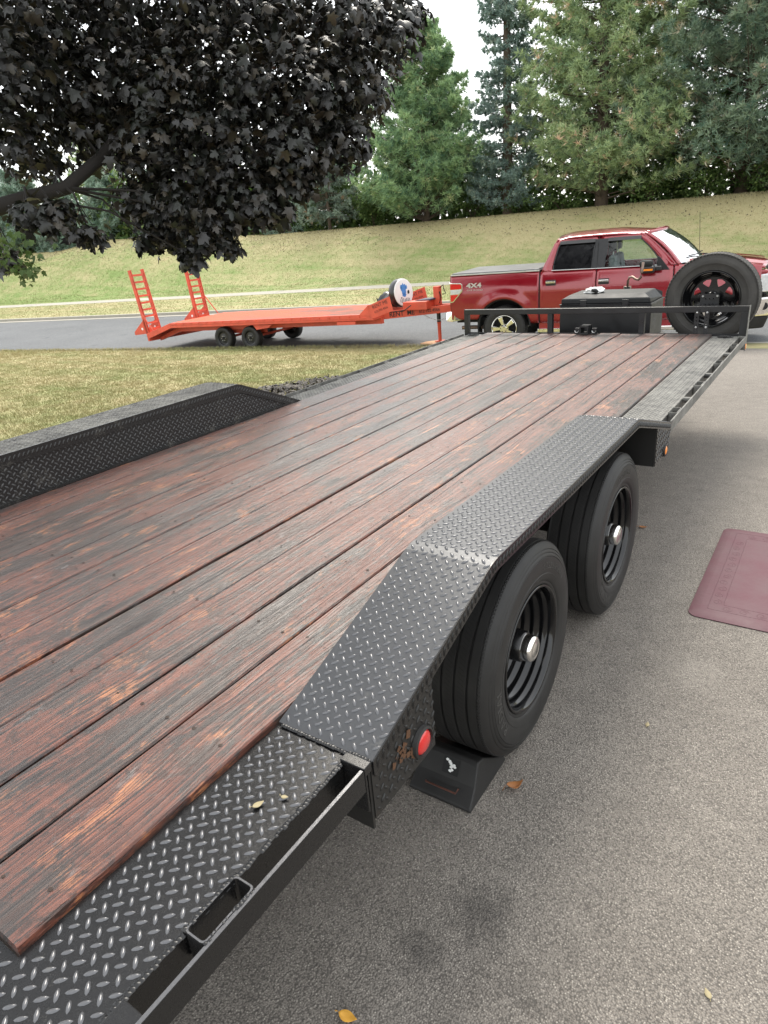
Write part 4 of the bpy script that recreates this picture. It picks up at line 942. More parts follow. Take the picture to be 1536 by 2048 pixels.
for k in range(26):                                             # safety chain
    u = k / 25; s = 6.62 + .72 * u; z = -.10 - .16 * math.sin(PI * u) + .06 * u; c = Vector((s, .80 + .15 * u, z)); a = Vector((1, .2, -.5 * math.cos(PI * u))).normalized() * .013; b = (Vector((0, .009, 0)) if k % 2 else Vector((0, 0, .009)))
    m.tube([c - a, c - a * .4 + b, c + a * .4 + b, c + a, c + a * .4 - b, c - a * .4 - b, c - a], .0035, 4, False)
o = m.build("safety_chain", MZN, OT); o['kind'] = 'stuff'
m = MB(); m.tube([(5.95, .1, .34), (6.0, .08, .16), (6.2, .15, .04), (6.45, .3, .05), (6.5, .5, .12)], .010, 6); m.build("wire", MBKD, OT, smooth=True)
# wheels of the orange trailer
def wheel2(s, t, sg):
    wh = empty("wheel", (s, t, -.405), parent=OT); r = .262; m = MB()
    m.revolve([(.0, .16), (-.008 * sg, .19), (-.012 * sg, .225), (.0, r - .008), (.012 * sg, r), (.15 * sg, r), (.17 * sg, r - .01), (.175 * sg, .19), (.16 * sg, .15)], (0, 0, 0), 1, 40); m.build("tyre", MRB, wh, smooth='all')
    m = MB(); m.revolve([(.0, .163), (-.004 * sg, .165), (.0, .155), (.03 * sg, .14), (.035 * sg, .12), (.02 * sg, .07), (.02 * sg, .03), (-.02 * sg, .028), (-.02 * sg, .0001)], (0, 0, 0), 1, 32); rm = m.build("rim", MBK, wh, smooth=True)
    for a in np.arange(6) * PI / 3:
        m = MB(); m.revolve([(.03 * sg, .011), (.008 * sg, .010), (.008 * sg, .0001)], (.055 * math.cos(a), 0, .055 * math.sin(a)), 1, 6); m.build("lug_nut", MZN, wh)
for s in (1.63, 2.46):
    wheel2(s, .12, 1); wheel2(s, W2 - .12, -1)
m = MB(); m.box(1.55, 2.7, .42, .5, -.33, -.20); m.tube([(1.63, .2, -.405), (1.63, 1.8, -.405)], .03, 8); m.tube([(2.46, .2, -.405), (2.46, 1.8, -.405)], .03, 8); m.build("axles", MOR, OT)
m = MB(); m.hexa([(2.74, .06, -.22), (3.1, .06, -.18), (3.1, .1, -.18), (2.74, .1, -.22), (2.66, .06, -.117), (3.2, .06, -.117), (3.2, .1, -.117), (2.66, .1, -.117)]); m.box(5.0, 5.45, -.02, .03, -.16, -.10); m.build("bracket_plate", MOR, OT)
# covered spare tyre leaning on the tongue
CT = empty("spare_tyre", parent=OT)
CT.matrix_local = Matrix.Translation((6.10, .86, .345)) @ Matrix.Rotation(-.30, 4, 'Z') @ Matrix.Rotation(-.08, 4, 'Y')
tag(CT, "spare tyre in a black cover with white printed face")
m = MB(); r = .285; m.revolve([(-.10, .0001), (-.10, r * .8), (-.085, r * .96), (-.06, r), (.06, r), (.082, r * .97)], (0, 0, 0), 0, 48); m.build("cover", simple("black_vinyl", (.012, .012, .013), .3), CT, smooth=True)
m = MB(); m.revolve([(.0825, r * .97), (.094, r * .93), (.097, .0001)], (0, 0, 0), 0, 48); wf = m.build("white_face", MWHITE, CT, smooth=True)
def blob(cy, cz, ry, rz_, seed, k=26, x=.0990):
    rnd = random.Random(seed); P = []
    for i in range(k): a = 2 * PI * i / k; q = rnd.uniform(.72, 1.1); P.append((x, cy + ry * q * math.cos(a), cz + rz_ * q * math.sin(a)))
    m = MB(); m.add(P, [tuple(range(k))]); return m
blob(.0, .07, .085, .125, 3).build("blue_print", MBLUE, CT); blob(.005, -.055, .06, .04, 5, 18).build("blue_print", MBLUE, CT)
for k, (y, z) in enumerate(((-.07, .11), (.08, .10))): blob(y, z, .03, .05, 9 + k, 9).build("blue_print", MBLUE, CT)
blob(.13, .0, .035, .045, 12, 12).build("dark_print", MDK, CT); blob(-.09, -.10, .03, .012, 14, 10).build("dark_print", MDK, CT)
for k in range(7):
    y = -.13 + k * .044; m = MB(); m.box(.0985, .0995, y, y + .013, -.19 - .01 * (k % 2), -.125 + .008 * (k % 3)); m.build("dark_print", MDK, CT)
# black tarp bundle
bmr = bmesh.new(); bmesh.ops.create_icosphere(bmr, subdivisions=3, radius=1)
for v_ in bmr.verts:
    q = v_.co.copy(); d = 1 + .35 * mnoise.noise(q * 1.8 + Vector((5, 1, 2))) + .12 * mnoise.noise(q * 5); v_.co = Vector((q.x * .24 * d, q.y * .2 * d, max(-.13, q.z * .2 * d)))
me = bpy.data.meshes.new("tarp_bundle"); bmr.to_mesh(me); bmr.free(); o = bpy.data.objects.new("tarp_bundle", me); C.objects.link(o); me.materials.append(simple("black_tarp", (.012, .012, .014), .32))
for p_ in me.polygons: p_.use_smooth = True
o.matrix_world = Matrix.LocRotScale(OT.location, OT.rotation_euler, None) @ Matrix.Translation((5.70, 1.05, .165)); tag(o, "crumpled black tarp bundle behind the covered spare tyre", "tarp")
# plywood pad under the jack
m = MB(); m.add([(-.34, -.16, 0), (.0, -.24, 0), (.36, -.10, 0), (.30, .2, 0), (-.1, .24, 0), (-.3, .08, 0), (-.34, -.16, .022), (.0, -.24, .022), (.36, -.10, .05), (.30, .2, .022), (-.1, .24, .022), (-.3, .08, .022)], [(5, 4, 3, 2, 1, 0), (6, 7, 8, 9, 10, 11)] + [(i, (i + 1) % 6, (i + 1) % 6 + 6, i + 6) for i in range(6)])
o = m.build("wooden_pad", MCARD, None); pw = Matrix.LocRotScale(OT.location, OT.rotation_euler, None) @ Vector((6.85, .96, 0)); o.location = (pw.x, pw.y, ZS + .032); o.rotation_euler = (0, 0, .1); tag(o, "tan plywood pad under the jack foot of the orange trailer", "board")

# ------------------------------------------------------------------ red pickup
TY = math.radians(10)
PK = empty("pickup_truck", (-5.434, 5.234, ZS + .02), (0, 0, TY)); tag(PK, "dark red crew cab pickup truck with black bed cover and 4X4 decal", "pickup truck")
TW = 1.92
ZI = [(.3, .09), (.45, .055), (.62, .022), (.85, .004), (1.05, .0), (1.18, .010), (1.28, .030), (1.36, .058), (1.40, .075)]
def inset(z): return float(np.interp(z, [a for a, b in ZI], [b for a, b in ZI]))
def side(name, s0, s1, zb, zt, mat=MRED, ns=24, nz=16, both=True, parent=PK, extra=0.):
    res = []
    for sg in ((0, 1) if both else (0,)):
        m = MB(); us = np.linspace(0, 1, ns); vs = np.linspace(0, 1, nz)
        def fn(u, v):
            s = s0 + (s1 - s0) * u; a = zb(s) if callable(zb) else zb; b = zt(s) if callable(zt) else zt; z = a + (b - a) * v; y = inset(z) - extra
            # flare round the wheel arches
            for c in (1.07, 4.52):
                d = math.hypot(s - c, z - .45); y -= .022 * max(0, 1 - abs(d - .52) / .16) ** 1.0 if z > .5 else 0
            return (s, y if sg == 0 else TW - y, z)
        m.grid(fn, us, vs); o = m.build(name, mat, parent, smooth='all', solid=.012, fix=False)
        if sg == 1:
            o.data.flip_normals()
        res.append(o)
    return res
def arch(s, base):
    for c in (1.07, 4.52):
        d = abs(s - c)
        if d < .50: return max(base, .45 + math.sqrt(.50 ** 2 - d * d))
    return base
ztb = lambda s: 1.40
bed = side("bed_side", .07, 1.715, lambda s: arch(s, .60 if s < 1 else .50), 1.395, ns=60)
rd = side("rear_door", 1.74, 2.69, .50, 1.375, ns=20); fd = side("front_door", 2.703, 3.915, .50, lambda s: 1.375 - .0 * s, ns=24)
ff = side("front_fender", 3.93, 5.20, lambda s: arch(s, .50 if s < 4.5 else .62), lambda s: 1.365 - .04 * max(0, s - 4.3) - .09 * max(0, s - 4.8), ns=60)
# character crease and rocker
m = MB(); m.box(1.72, 3.95, .06, .14, .36, .505); m.box(1.72, 3.95, TW - .14, TW - .06, .36, .505); m.build("rocker_panel", MRED, PK, bevel=.01)
m = MB(); m.box(1.72, 3.98, .5, TW - .5, .34, .5); m.box(.1, 5.1, .25, TW - .25, .52, .60); m.build("underbody", MBKD, PK)
m = MB(); m.box(1.7, 4.1, .025, .12, .33, .40); m.build("running_board", MCHR, PK, bevel=.012)
for s in (.0,):
    m = MB()
    for c in (1.07, 4.52):                                      # dark wheel wells
        for y0, y1 in ((.10, .45), (TW - .45, TW - .10)):
            pts = [(c + .50 * math.cos(a), .45 + .50 * math.sin(a)) for a in np.linspace(0, PI, 17)]
            m.prism([(a, b + .012) for a, b in pts] + [(a * .0 + c + (a - c) * .95, .45 + (b - .45) * .95) for a, b in pts[::-1]], 1, y0 - .06, y1); m.prism(pts, 1, (y1 - .02) if y0 < 1 else y0, y1 if y0 < 1 else y0 + .02)
    m.build("wheel_well", MBKD, PK)
# bed cover, rails, tailgate
m = MB(); m.hexa([(.06, .06, 1.402), (1.73, .06, 1.402), (1.73, TW - .06, 1.402), (.06, TW - .06, 1.402), (.10, .09, 1.437), (1.70, .09, 1.437), (1.70, TW - .09, 1.437), (.10, TW - .09, 1.437)]); m.build("bed_cover", MVIN, PK, bevel=.008)
m = MB(); m.box(.07, 1.72, .052, .075, 1.392, 1.412); m.box(.07, 1.72, TW - .075, TW - .052, 1.392, 1.412); m.build("bed_rail", MZN, PK)
m = MB(); m.grid(lambda u, v: (.055 - .03 * math.sin(PI * v) + .02 * (abs(u - .5) * 2) ** 4, .07 + (TW - .14) * u, .62 + .78 * v), np.linspace(0, 1, 14), np.linspace(0, 1, 10)); m.build("tailgate", MRED, PK, smooth='all', solid=.02, fix=False)
# tail lamps
for sg in (0, 1):
    Y = (lambda y: y) if sg == 0 else (lambda y: TW - y)
    P = [(.055, 1.275), (.27, 1.265), (.305, 1.235), (.305, 1.12), (.12, .925), (.055, .915)]
    m = MB(); m.prism(P, 1, Y(-.012), Y(.05)); tl = m.build("tail_lamp", MCHR, PK, bevel=.006)
    for Q, mt_ in (([(.07, 1.255), (.26, 1.245), (.285, 1.228), (.285, 1.16), (.07, 1.155)], MLENSR), ([(.07, 1.148), (.285, 1.152), (.285, 1.128), (.235, 1.072), (.07, 1.068)], MCLR), ([(.07, 1.06), (.228, 1.064), (.115, .945), (.07, .94)], MLENSR)):
        m = MB(); m.prism(Q, 1, Y(-.017), Y(.0)); m.build("lens", mt_, tl, bevel=.003)
# decal
text_on("4X4", .112, (.525, -.0035, 1.208), (1, 0, -.0), (0, 0, 1), PK, MZN, .004, 1.5); text_on("OFF ROAD", .036, (.54, -.004, 1.128), (1, 0, 0), (0, 0, 1), PK, MZN, 0, 1.75)
# rear bumper
m = MB(); pts = [(-.02, .10), (-.05, .35), (-.05, TW - .35), (-.02, TW - .10)]
m.hexa([(-.06, .04, .58), (.10, .02, .56), (.10, TW - .02, .56), (-.06, TW - .04, .58), (-.06, .06, .74), (.10, .03, .755), (.10, TW - .03, .755), (-.06, TW - .06, .74)]); m.hexa([(.10, .015, .565), (.30, .03, .60), (.30, .1, .60), (.10, .1, .565), (.10, .015, .755), (.24, .03, .755), (.24, .1, .755), (.10, .1, .755)])
m.build("rear_bumper", MCHR, PK, bevel=.02)
m = MB(); m.tube([(.8, .28, .42), (.28, .27, .425), (.19, .26, .42)], .036, 14, False); m.build("exhaust_tip", MPIPE, PK, smooth=True, solid=.004)
m = MB(); m.box(.56, .575, .06, .34, .30, .60); m.build("mud_flap", MBKD, PK)
# cab: upper side frames with window openings
def upper_y(z): return float(np.interp(z, [1.36, 1.60, 1.84, 1.90, 1.94], [.060, .130, .215, .262, .36]))
outer = {"rear": [(1.755, 1.376), (2.69, 1.376), (2.69, 1.905), (2.40, 1.905), (2.14, 1.90), (2.03, 1.885), (1.95, 1.82), (1.86, 1.62)],
         "front": [(2.703, 1.376), (3.915, 1.376), (3.915, 1.40), (3.80, 1.52), (3.66, 1.66), (3.52, 1.79), (3.38, 1.875), (3.25, 1.90), (2.703, 1.905)]}
inner = {"rear": [(1.955, 1.395), (2.60, 1.385), (2.645, 1.84), (2.40, 1.845), (2.16, 1.84), (2.06, 1.815), (2.02, 1.74), (1.965, 1.50)],
         "front": [(2.815, 1.365), (3.59, 1.30), (3.66, 1.34), (3.66, 1.50), (3.60, 1.58), (3.49, 1.70), (3.38, 1.80), (3.26, 1.84), (2.855, 1.845)]}
for key in ("rear", "front"):
    for sg in (0, 1):
        O, I = outer[key], inner[key]; n = len(O); m = MB(); Y = (lambda y: y) if sg == 0 else (lambda y: TW - y)
        # subdivide edges
        def sub(L): return [((1 - t) * L[i][0] + t * L[(i + 1) % len(L)][0], (1 - t) * L[i][1] + t * L[(i + 1) % len(L)][1]) for i in range(len(L)) for t in (0, .25, .5, .75)]
        O2, I2 = sub(O), sub(I)
        if key == "front": I2 = [(s, max(z, 1.385)) if True else (s, z) for s, z in I2]
        n = len(O2); m.v = [(s, Y(upper_y(z)), z) for s, z in O2] + [(s, Y(upper_y(z)), z) for s, z in I2]; m.f = [(i, (i + 1) % n, (i + 1) % n + n, i + n) for i in range(n)]
        par = (rd if key == "rear" else fd)[sg]
        m.build("window_frame", MRED, par, smooth=True, solid=.02 if sg == 0 else .02)
        # trim line and glass
        m = MB(); L = [(s, Y(upper_y(z) - .004), z) for s, z in I2]; m.tube(L + L[:1], .010, 6, False); m.build("window_trim", MBK, par, smooth='all')
        m = MB(); m.v = [(s, Y(upper_y(z) + .008), z) for s, z in I2]; m.f = [tuple(range(n))]; m.build("window_glass", MTINT if key == "rear" else MGLS, par)
        if sg == 0:
            top = [(s, z) for s, z in I2 if z > 1.78 and s > (2.03 if key == "rear" else 0)]; s0, s1 = min(a for a, b in top), max(a for a, b in top)
            m = MB(); m.hexa([(s0, upper_y(1.8) - .045, 1.80), (s1, upper_y(1.8) - .045, 1.80), (s1, upper_y(1.8) + .0, 1.80), (s0, upper_y(1.8), 1.80), (s0, upper_y(1.85) - .02, 1.853), (s1, upper_y(1.85) - .02, 1.853), (s1, upper_y(1.85) + .01, 1.853), (s0, upper_y(1.85) + .01, 1.853)]); m.build("rain_visor", MBK, par, bevel=.004)
for sg in (0, 1):                                               # black door pillar
    Y = (lambda y: y) if sg == 0 else (lambda y: TW - y); m = MB()
    P = [(2.605, 1.385), (2.81, 1.385), (2.85, 1.845), (2.652, 1.845)]; m.v = [(s, Y(upper_y(z) - .007), z) for s, z in P]; m.f = [(0, 1, 2, 3)]; m.build("door_pillar", MBK, PK, solid=.003)
    m = MB(); m.tube([(2.697, Y(inset(z) + .002), z) for z in np.linspace(.52, 1.36, 12)] + [(2.697, Y(upper_y(z) - .010), z) for z in np.linspace(1.38, 1.9, 6)], .004, 5); m.tube([(1.728, Y(inset(z) + .008), z) for z in np.linspace(.5, 1.39, 12)], .010, 5); m.tube([(3.922, Y(inset(z) + .002), z) for z in np.linspace(.52, 1.37, 12)], .004, 5); m.build("door_gap", MBKD, PK)
# bright beltline under the glass
m = MB(); m.tube([(1.93, .052, 1.388), (2.80, .052, 1.380), (3.66, .050, 1.378)], .006, 5); m.build("belt_moulding", MZN, PK)
# roof
def roof(u, v):
    s = 1.99 + 1.47 * u; y = .235 + (TW - .47) * v; e = 1 - abs(2 * v - 1) ** 2.6
    z = 1.888 + .085 * e + .018 * math.sin(PI * u) - .055 * max(0, u - .72) * 3.2 * max(.5, e) - .03 * max(0, .12 - u) * 8
    return (s + .27 * e * u ** 8, y, z)
m = MB(); m.grid(roof, np.linspace(0, 1, 22), np.linspace(0, 1, 25)); m.build("roof", MRED, PK, smooth='all', solid=.02, fix=False)
# A pillars, windshield, cowl, hood
def ws_base(v): return (3.985 + .37 * (1 - abs(2 * v - 1) ** 2.2), .085 + (TW - .17) * v, 1.375 + .05 * (1 - abs(2 * v - 1) ** 2))
def ws_top(v): return (3.44 + .31 * (1 - abs(2 * v - 1) ** 2.2), .262 + (TW - .524) * v, 1.885 + .045 * (1 - abs(2 * v - 1) ** 2))
def ws(u, v): a, b = Vector(ws_base(v)), Vector(ws_top(v)); p = a.lerp(b, u); p.z += .03 * math.sin(PI * u); p.x += .03 * math.sin(PI * u); return p
m = MB(); m.grid(ws, np.linspace(0, 1, 10), np.linspace(.018, .982, 24)); m.build("windshield", MGLW, PK, smooth='all', fix=False)
m = MB()
for v0, v1 in ((-.012, .022), (.978, 1.012)): m.grid(ws, np.linspace(-.03, 1.04, 10), np.linspace(v0, v1, 3))
m.grid(ws, np.linspace(.965, 1.04, 3), np.linspace(.0, 1, 20)); m.build("windshield_pillar", MRED, PK, smooth='all', solid=.015, fix=False)
for sg in (0, 1):
    Y = (lambda y: y) if sg == 0 else (lambda y: TW - y)
    m = MB(); m.v = [(3.88, Y(.055), 1.376), (3.99, Y(.078), 1.374), (3.46, Y(.250), 1.875), (3.36, Y(.245), 1.895)]; m.f = [(0, 1, 2, 3)]; m.build("a_pillar", MRED, PK, solid=.01)
def hood(u, v):
    s = 4.08 + 1.16 * u; y = .075 + (TW - .15) * v; e = 1 - abs(2 * v - 1) ** 3; z = 1.362 + .075 * e - .055 * u - .10 * max(0, u - .6) ** 1.5 * 2 + (.02 if .28 < abs(v - .5) < .40 else 0)
    return (s + .10 * e * u, y, z)
m = MB(); m.grid(hood, np.linspace(0, 1, 20), np.linspace(0, 1, 31)); m.build("hood", MRED, PK, smooth='all', solid=.02, fix=False)
m = MB(); m.grid(lambda u, v: Vector(ws_base(v)) + Vector((.24 * u, 0, .008 - .012 * u)), np.linspace(0, 1, 3), np.linspace(.02, .98, 20)); m.build("cowl", MBK, PK, smooth='all', solid=.01, fix=False)
m = MB()
for v0, v1 in ((.12, .46), (.50, .84)):
    A = Vector(ws_base(v1)) + Vector((.06, 0, .04)); B = ws(.10, v0) + Vector((.02, 0, .025)); m.tube([A, A.lerp(B, .5) + Vector((.02, 0, .02)), B], .010, 5)
m.build("wiper", MBKD, PK)
# cab back and floor, interior
m = MB(); m.grid(lambda u, v: (1.755 + .245 * u ** 1.2, .06 + .175 * u + (TW - .12 - .35 * u) * v, 1.37 + .525 * u), np.linspace(0, .35, 4), np.linspace(0, 1, 6)); m.grid(lambda u, v: (1.755 + .245 * u ** 1.2, .06 + .175 * u + (TW - .12 - .35 * u) * v, 1.37 + .525 * u), np.linspace(.85, 1, 3), np.linspace(0, 1, 6))
m.build("cab_back", MRED, PK, smooth='all', solid=.02, fix=False)
m = MB(); m.grid(lambda u, v: (1.765 + .245 * u ** 1.2, .09 + .175 * u + (TW - .18 - .35 * u) * v, 1.37 + .525 * u), np.linspace(.3, .9, 4), np.linspace(0, 1, 6)); m.build("rear_window", MTINT, PK, fix=False)
m = MB(); m.box(1.8, 4.0, .12, TW - .12, .5, .95); m.build("cab_floor", MBKD, PK)
m = MB(); m.hexa([(3.72, .14, 1.0), (4.0, .14, 1.0), (4.0, TW - .14, 1.0), (3.72, TW - .14, 1.0), (3.78, .14, 1.36), (4.1, .14, 1.375), (4.1, TW - .14, 1.375), (3.78, TW - .14, 1.36)]); m.build("dashboard", MBKD, PK, bevel=.03)
m = MB(); P = [(3.62 + .0, 1.36, 1.28)]; m.tube([(3.66 + .09 * math.sin(a) * .35, 1.33 + .18 * math.cos(a), 1.33 + .17 * math.sin(a)) for a in np.linspace(0, 2 * PI, 19)], .014, 6, False); m.build("steering_wheel", MBKD, PK)
for y in (.52, 1.32):
    st_ = empty("seat", (0, 0, 0), parent=PK)
    m = MB(); sec = [(2.82, .95), (2.90, .94), (2.78, 1.30), (2.73, 1.56), (2.62, 1.565), (2.60, 1.40)]; m.prism([(a + .25, b) for a, b in sec], 1, y - .24, y + .24); m.build("seat_back", MSEAT, st_, bevel=.035)
    m = MB(); m.box(3.0, 3.5, y - .25, y + .25, .95, 1.08); m.build("seat_cushion", MSEAT, st_, bevel=.04)
    m = MB(); m.box(2.84, 2.97, y - .13, y + .13, 1.62, 1.82); m.build("headrest", MBK, st_, bevel=.035)
    m = MB(); m.tube([(2.91, y - .05, 1.55), (2.91, y - .05, 1.64)], .008, 6); m.tube([(2.91, y + .05, 1.55), (2.91, y + .05, 1.64)], .008, 6); m.build("headrest_post", MZN, st_)
m = MB(); m.box(1.9, 2.1, .2, TW - .2, 1.0, 1.5); m.build("rear_seat", MBKD, PK, bevel=.03)
# handles
for s, z, par in ((1.93, 1.192, rd[0]), (2.825, 1.172, fd[0])):
    m = MB(); m.box(s - .088, s + .088, -.012, .014, z - .05, z + .045); hp = m.build("handle_recess", MBK, par, bevel=.012)
    m = MB(); m.box(s - .084, s + .084, -.032, -.012, z - .010, z + .026); m.build("handle", MCHR, par, bevel=.008)
# mirror
mr_ = empty("mirror", parent=PK); 
m = MB(); m.box(3.40, 3.60, -.26, .02, 1.385, 1.475); m.build("mirror_cap", MBKD, mr_, bevel=.035)
m = MB(); m.box(3.42, 3.64, -.24, .03, 1.275, 1.39); m.build("mirror_housing", MBK, mr_, bevel=.03)
m = MB(); m.box(3.60, 3.74, -.10, .06, 1.30, 1.37); m.build("mirror_arm", MBK, mr_, bevel=.015); m = MB(); m.hexa([(3.66, .03, 1.30), (3.86, .03, 1.30), (3.86, .07, 1.30), (3.66, .07, 1.30), (3.66, .03, 1.52), (3.70, .03, 1.50), (3.70, .11, 1.50), (3.66, .11, 1.52)]); m.build("mirror_sail", MBK, mr_, bevel=.004)
m = MB(); m.box(3.47, 3.61, -.246, -.240, 1.315, 1.345); m.build("turn_lamp", MLENSA, mr_)
# antenna
m = MB(); m.tube([(4.29, 1.74, 1.37), (4.23, 1.74, 2.13)], .004, 5); m.build("antenna", MBKD, PK)
# front end
m = MB(); m.hexa([(5.12, .02, .50), (5.42, .16, .50), (5.42, TW - .16, .50), (5.12, TW - .02, .50), (5.10, -.005, .80), (5.46, .13, .80), (5.46, TW - .13, .80), (5.10, TW + .005, .80)]); fb = m.build("front_bumper", MCHR, PK, bevel=.03)
m = MB(); m.hexa([(5.05, .06, .30), (5.34, .2, .30), (5.34, TW - .2, .30), (5.05, TW - .06, .30), (5.1, .04, .50), (5.40, .17, .50), (5.40, TW - .17, .50), (5.1, TW - .04, .50)]); m.build("air_dam", MBKD, PK, bevel=.03)
m = MB(); m.revolve([(0, .0001), (-.004, .0001), (-.004, .055), (0, .06)], (5.30, .085, .66), 1, 20); m.build("fog_lamp_recess", MBKD, fb)
for y0, y1 in ((.005, .36), (TW - .36, TW - .005)):
    m = MB(); inn = y0 < 1; e = lambda y: .0 if (y > .1 and y < TW - .1) else 1
    m.hexa([(5.14, y0 if inn else y1, .88), (5.38, y0 + .10 if inn else y1 - .10, .88), (5.42, y1 if inn else y0, .88), (5.2, y1 if inn else y0, .88), (5.12, y0 if inn else y1, 1.14), (5.32, y0 + .06 if inn else y1 - .06, 1.16), (5.38, y1 if inn else y0, 1.17), (5.2, y1 if inn else y0, 1.17)]); m.build("headlamp", MCLR, PK, bevel=.015)
m = MB(); m.box(5.26, 5.40, .38, TW - .38, .84, 1.20); gr = m.build("grille", MBKD, PK, bevel=.02)
for z in (.93, 1.02, 1.11): m = MB(); m.box(5.39, 5.425, .40, TW - .40, z - .02, z + .02); m.build("grille_bar", MCHR, gr, bevel=.006)
m = MB(); m.box(5.05, 5.30, .06, TW - .06, 1.14, 1.22); m.build("nose_panel", MRED, PK, bevel=.03)
# truck wheels
def wheel3(s, y, sg):
    wh = empty("wheel", (s, y, .415), parent=PK); R = .405; m = MB()
    P = [(.01, .235), (-.004, .27), (-.008, .32), (.002, .37), (.022, R - .008)]
    for g in (.06, .11, .16, .21): P += [(g - .006, R), (g - .005, R - .01), (g + .005, R - .01), (g + .006, R)]
    P += [(.245, R - .008), (.262, .37), (.265, .3), (.25, .235)]
    m.revolve([(a * sg, b) for a, b in P], (0, 0, 0), 1, 56); ty = m.build("tyre", MRB, wh, smooth='all'); ty.data.set_sharp_from_angle(angle=math.radians(50))
    m = MB()
    for k in range(60):
        a = 2 * PI * k / 60; c = Vector(((R - .012) * math.cos(a), .012 * sg, (R - .012) * math.sin(a))); T = Vector((-math.sin(a), 0, math.cos(a))) * .012; Rv = Vector((math.cos(a), 0, math.sin(a))) * .014; Yv = Vector((0, .018 * sg, 0))
        m.hexa([c - T - Rv - Yv, c + T - Rv - Yv, c + T - Rv + Yv, c - T - Rv + Yv, c - T + Rv * .2 - Yv, c + T + Rv * .2 - Yv, c + T + Rv + Yv, c - T + Rv + Yv])
    m.build("tread_blocks", MRB, wh)['kind'] = 'stuff'
    m = MB(); m.revolve([(a * sg, b) for a, b in ((.0, .236), (-.006, .240), (-.004, .228), (.02, .220), (.06, .212), (.20, .205))], (0, 0, 0), 1, 48); rm = m.build("rim", MCHR, wh, smooth='all')
    m = MB(); m.revolve([(.14 * sg, .21), (.14 * sg, .0001)], (0, 0, 0), 1, 32); m.build("brake_disc", MBKD, wh)
    for k in range(5):
        a = 2 * PI * k / 5 + PI / 2 + .35
        def Q(r, da, y): return (r * math.cos(a + da), y * sg, r * math.sin(a + da))
        m = MB(); m.hexa([Q(.05, -.55, .045), Q(.05, .55, .045), Q(.222, .26, .03), Q(.222, -.26, .03), Q(.05, -.45, -.004), Q(.05, .45, -.004), Q(.218, .20, -.012), Q(.218, -.20, -.012)]); m.build("spoke", MCHR, wh, bevel=.008)
    m = MB(); m.revolve([(a * sg, b) for a, b in ((.03, .09), (-.004, .085), (-.006, .05), (-.016, .045), (-.018, .0001))], (0, 0, 0), 1, 24); m.build("hub_cap", MCHR, wh, smooth=True)
    for k in range(6):
        a = 2 * PI * k / 6; m = MB(); m.revolve([(0, .011), (-.012 * sg, .010), (-.012 * sg, .0001)], (.066 * math.cos(a), 0, .066 * math.sin(a)), 1, 6); m.build("lug_nut", MBK, wh)
for s in (1.07, 4.52): wheel3(s, .055, 1); wheel3(s, TW - .055, -1)

# ------------------------------------------------------------------ purple maple overhanging the lawn
MLEAF = m_leaf("maple_leaf", (.012, .015, .010), (.020, .019, .018), (.048, .038, .024), .36, .16, .5)
MLEAFG = m_leaf("green_leaf", (.05, .085, .025), (.08, .13, .035), (.13, .15, .06), .5, .35)
MP = empty("maple_tree", (-6.60, -4.34, -.85)); tag(MP, "dark purple-leaved maple with low limb hanging over the lawn behind the black trailer", "tree")
half = [(.0, .02), (.40, -.05), (.30, .15), (.64, .46), (.25, .48), (.25, .74), (.0, 1.0)]
out = half + [(-x, y) for x, y in half[-2:0:-1]]
ltv = np.array([(0, .32, .05)] + [(x, y, -.55 * (x * x) - .30 * max(0, y - .35)) for x, y in out]); n_o = len(out)
ltf = np.array([(0, 1 + i, 1 + (i + 1) % n_o) for i in range(n_o)])
ltv[:, 1] -= .0
BL = [(-5.10, -2.29, 2.92, 0.46), (-5.04, -1.54, 2.99, 0.55), (-4.45, -1.12, 2.98, 0.55), (-4.00, -0.55, 2.94, 0.56), (-3.30, -0.40, 2.78, 0.48), (-3.10, -0.00, 2.74, 0.35), (-2.93, 0.18, 2.88, 0.17), (-5.08, -2.55, 2.39, 0.46), (-5.10, -1.87, 2.42, 0.50), (-4.53, -1.49, 2.37, 0.50), (-3.97, -1.11, 2.31, 0.55), (-3.43, -0.78, 2.22, 0.50), (-3.20, -0.32, 2.27, 0.34), (-5.08, -2.64, 1.94, 0.34), (-5.20, -1.83, 2.12, 0.38), (-4.49, -1.72, 1.87, 0.43), (-4.00, -1.39, 1.82, 0.50), (-3.51, -1.06, 1.77, 0.43), (-3.12, -0.77, 1.80, 0.28), (-4.54, -1.94, 1.51, 0.28), (-4.12, -1.68, 1.42, 0.41), (-3.75, -1.41, 1.43, 0.34), (-3.40, -1.09, 1.56, 0.24), (-3.52, -1.32, 1.28, 0.16), (-4.34, -1.95, 1.22, 0.24), (-3.83, -1.88, 1.16, 0.25), (-3.94, -2.06, 0.96, 0.11), (-4.38, -2.17, 1.11, 0.09), (-3.74, -1.76, 1.00, 0.09), (-4.34, -2.95, 1.35, 0.17), (-4.21, -2.81, 1.19, 0.10), (-4.44, -3.15, 1.36, 0.15), (-4.40, -3.41, 1.05, 0.09), (-5.34, -2.01, 3.54, 0.64), (-4.85, -1.07, 3.63, 0.77), (-4.06, -0.27, 3.58, 0.80), (-3.44, 0.21, 3.38, 0.53), (-5.78, -2.88, 2.72, 0.71), (-5.62, -3.26, 1.76, 0.54), (-6.50, -3.26, 2.98, 0.96), (-5.35, -1.46, 4.62, 1.10), (-4.29, -0.47, 4.54, 1.10), (-5.98, -2.71, 4.11, 1.02), (-5.11, -2.42, 5.00, 1.05), (-4.07, -1.22, 5.38, 1.09)]
LP, LN = [], []
camp = np.array([.9359, -6.2759, .9849]); fw = np.array(RM[2]); rt = np.array(RM[0]); dn = np.array(RM[1])
trk = np.array([-6.6, -4.3, 2.0])
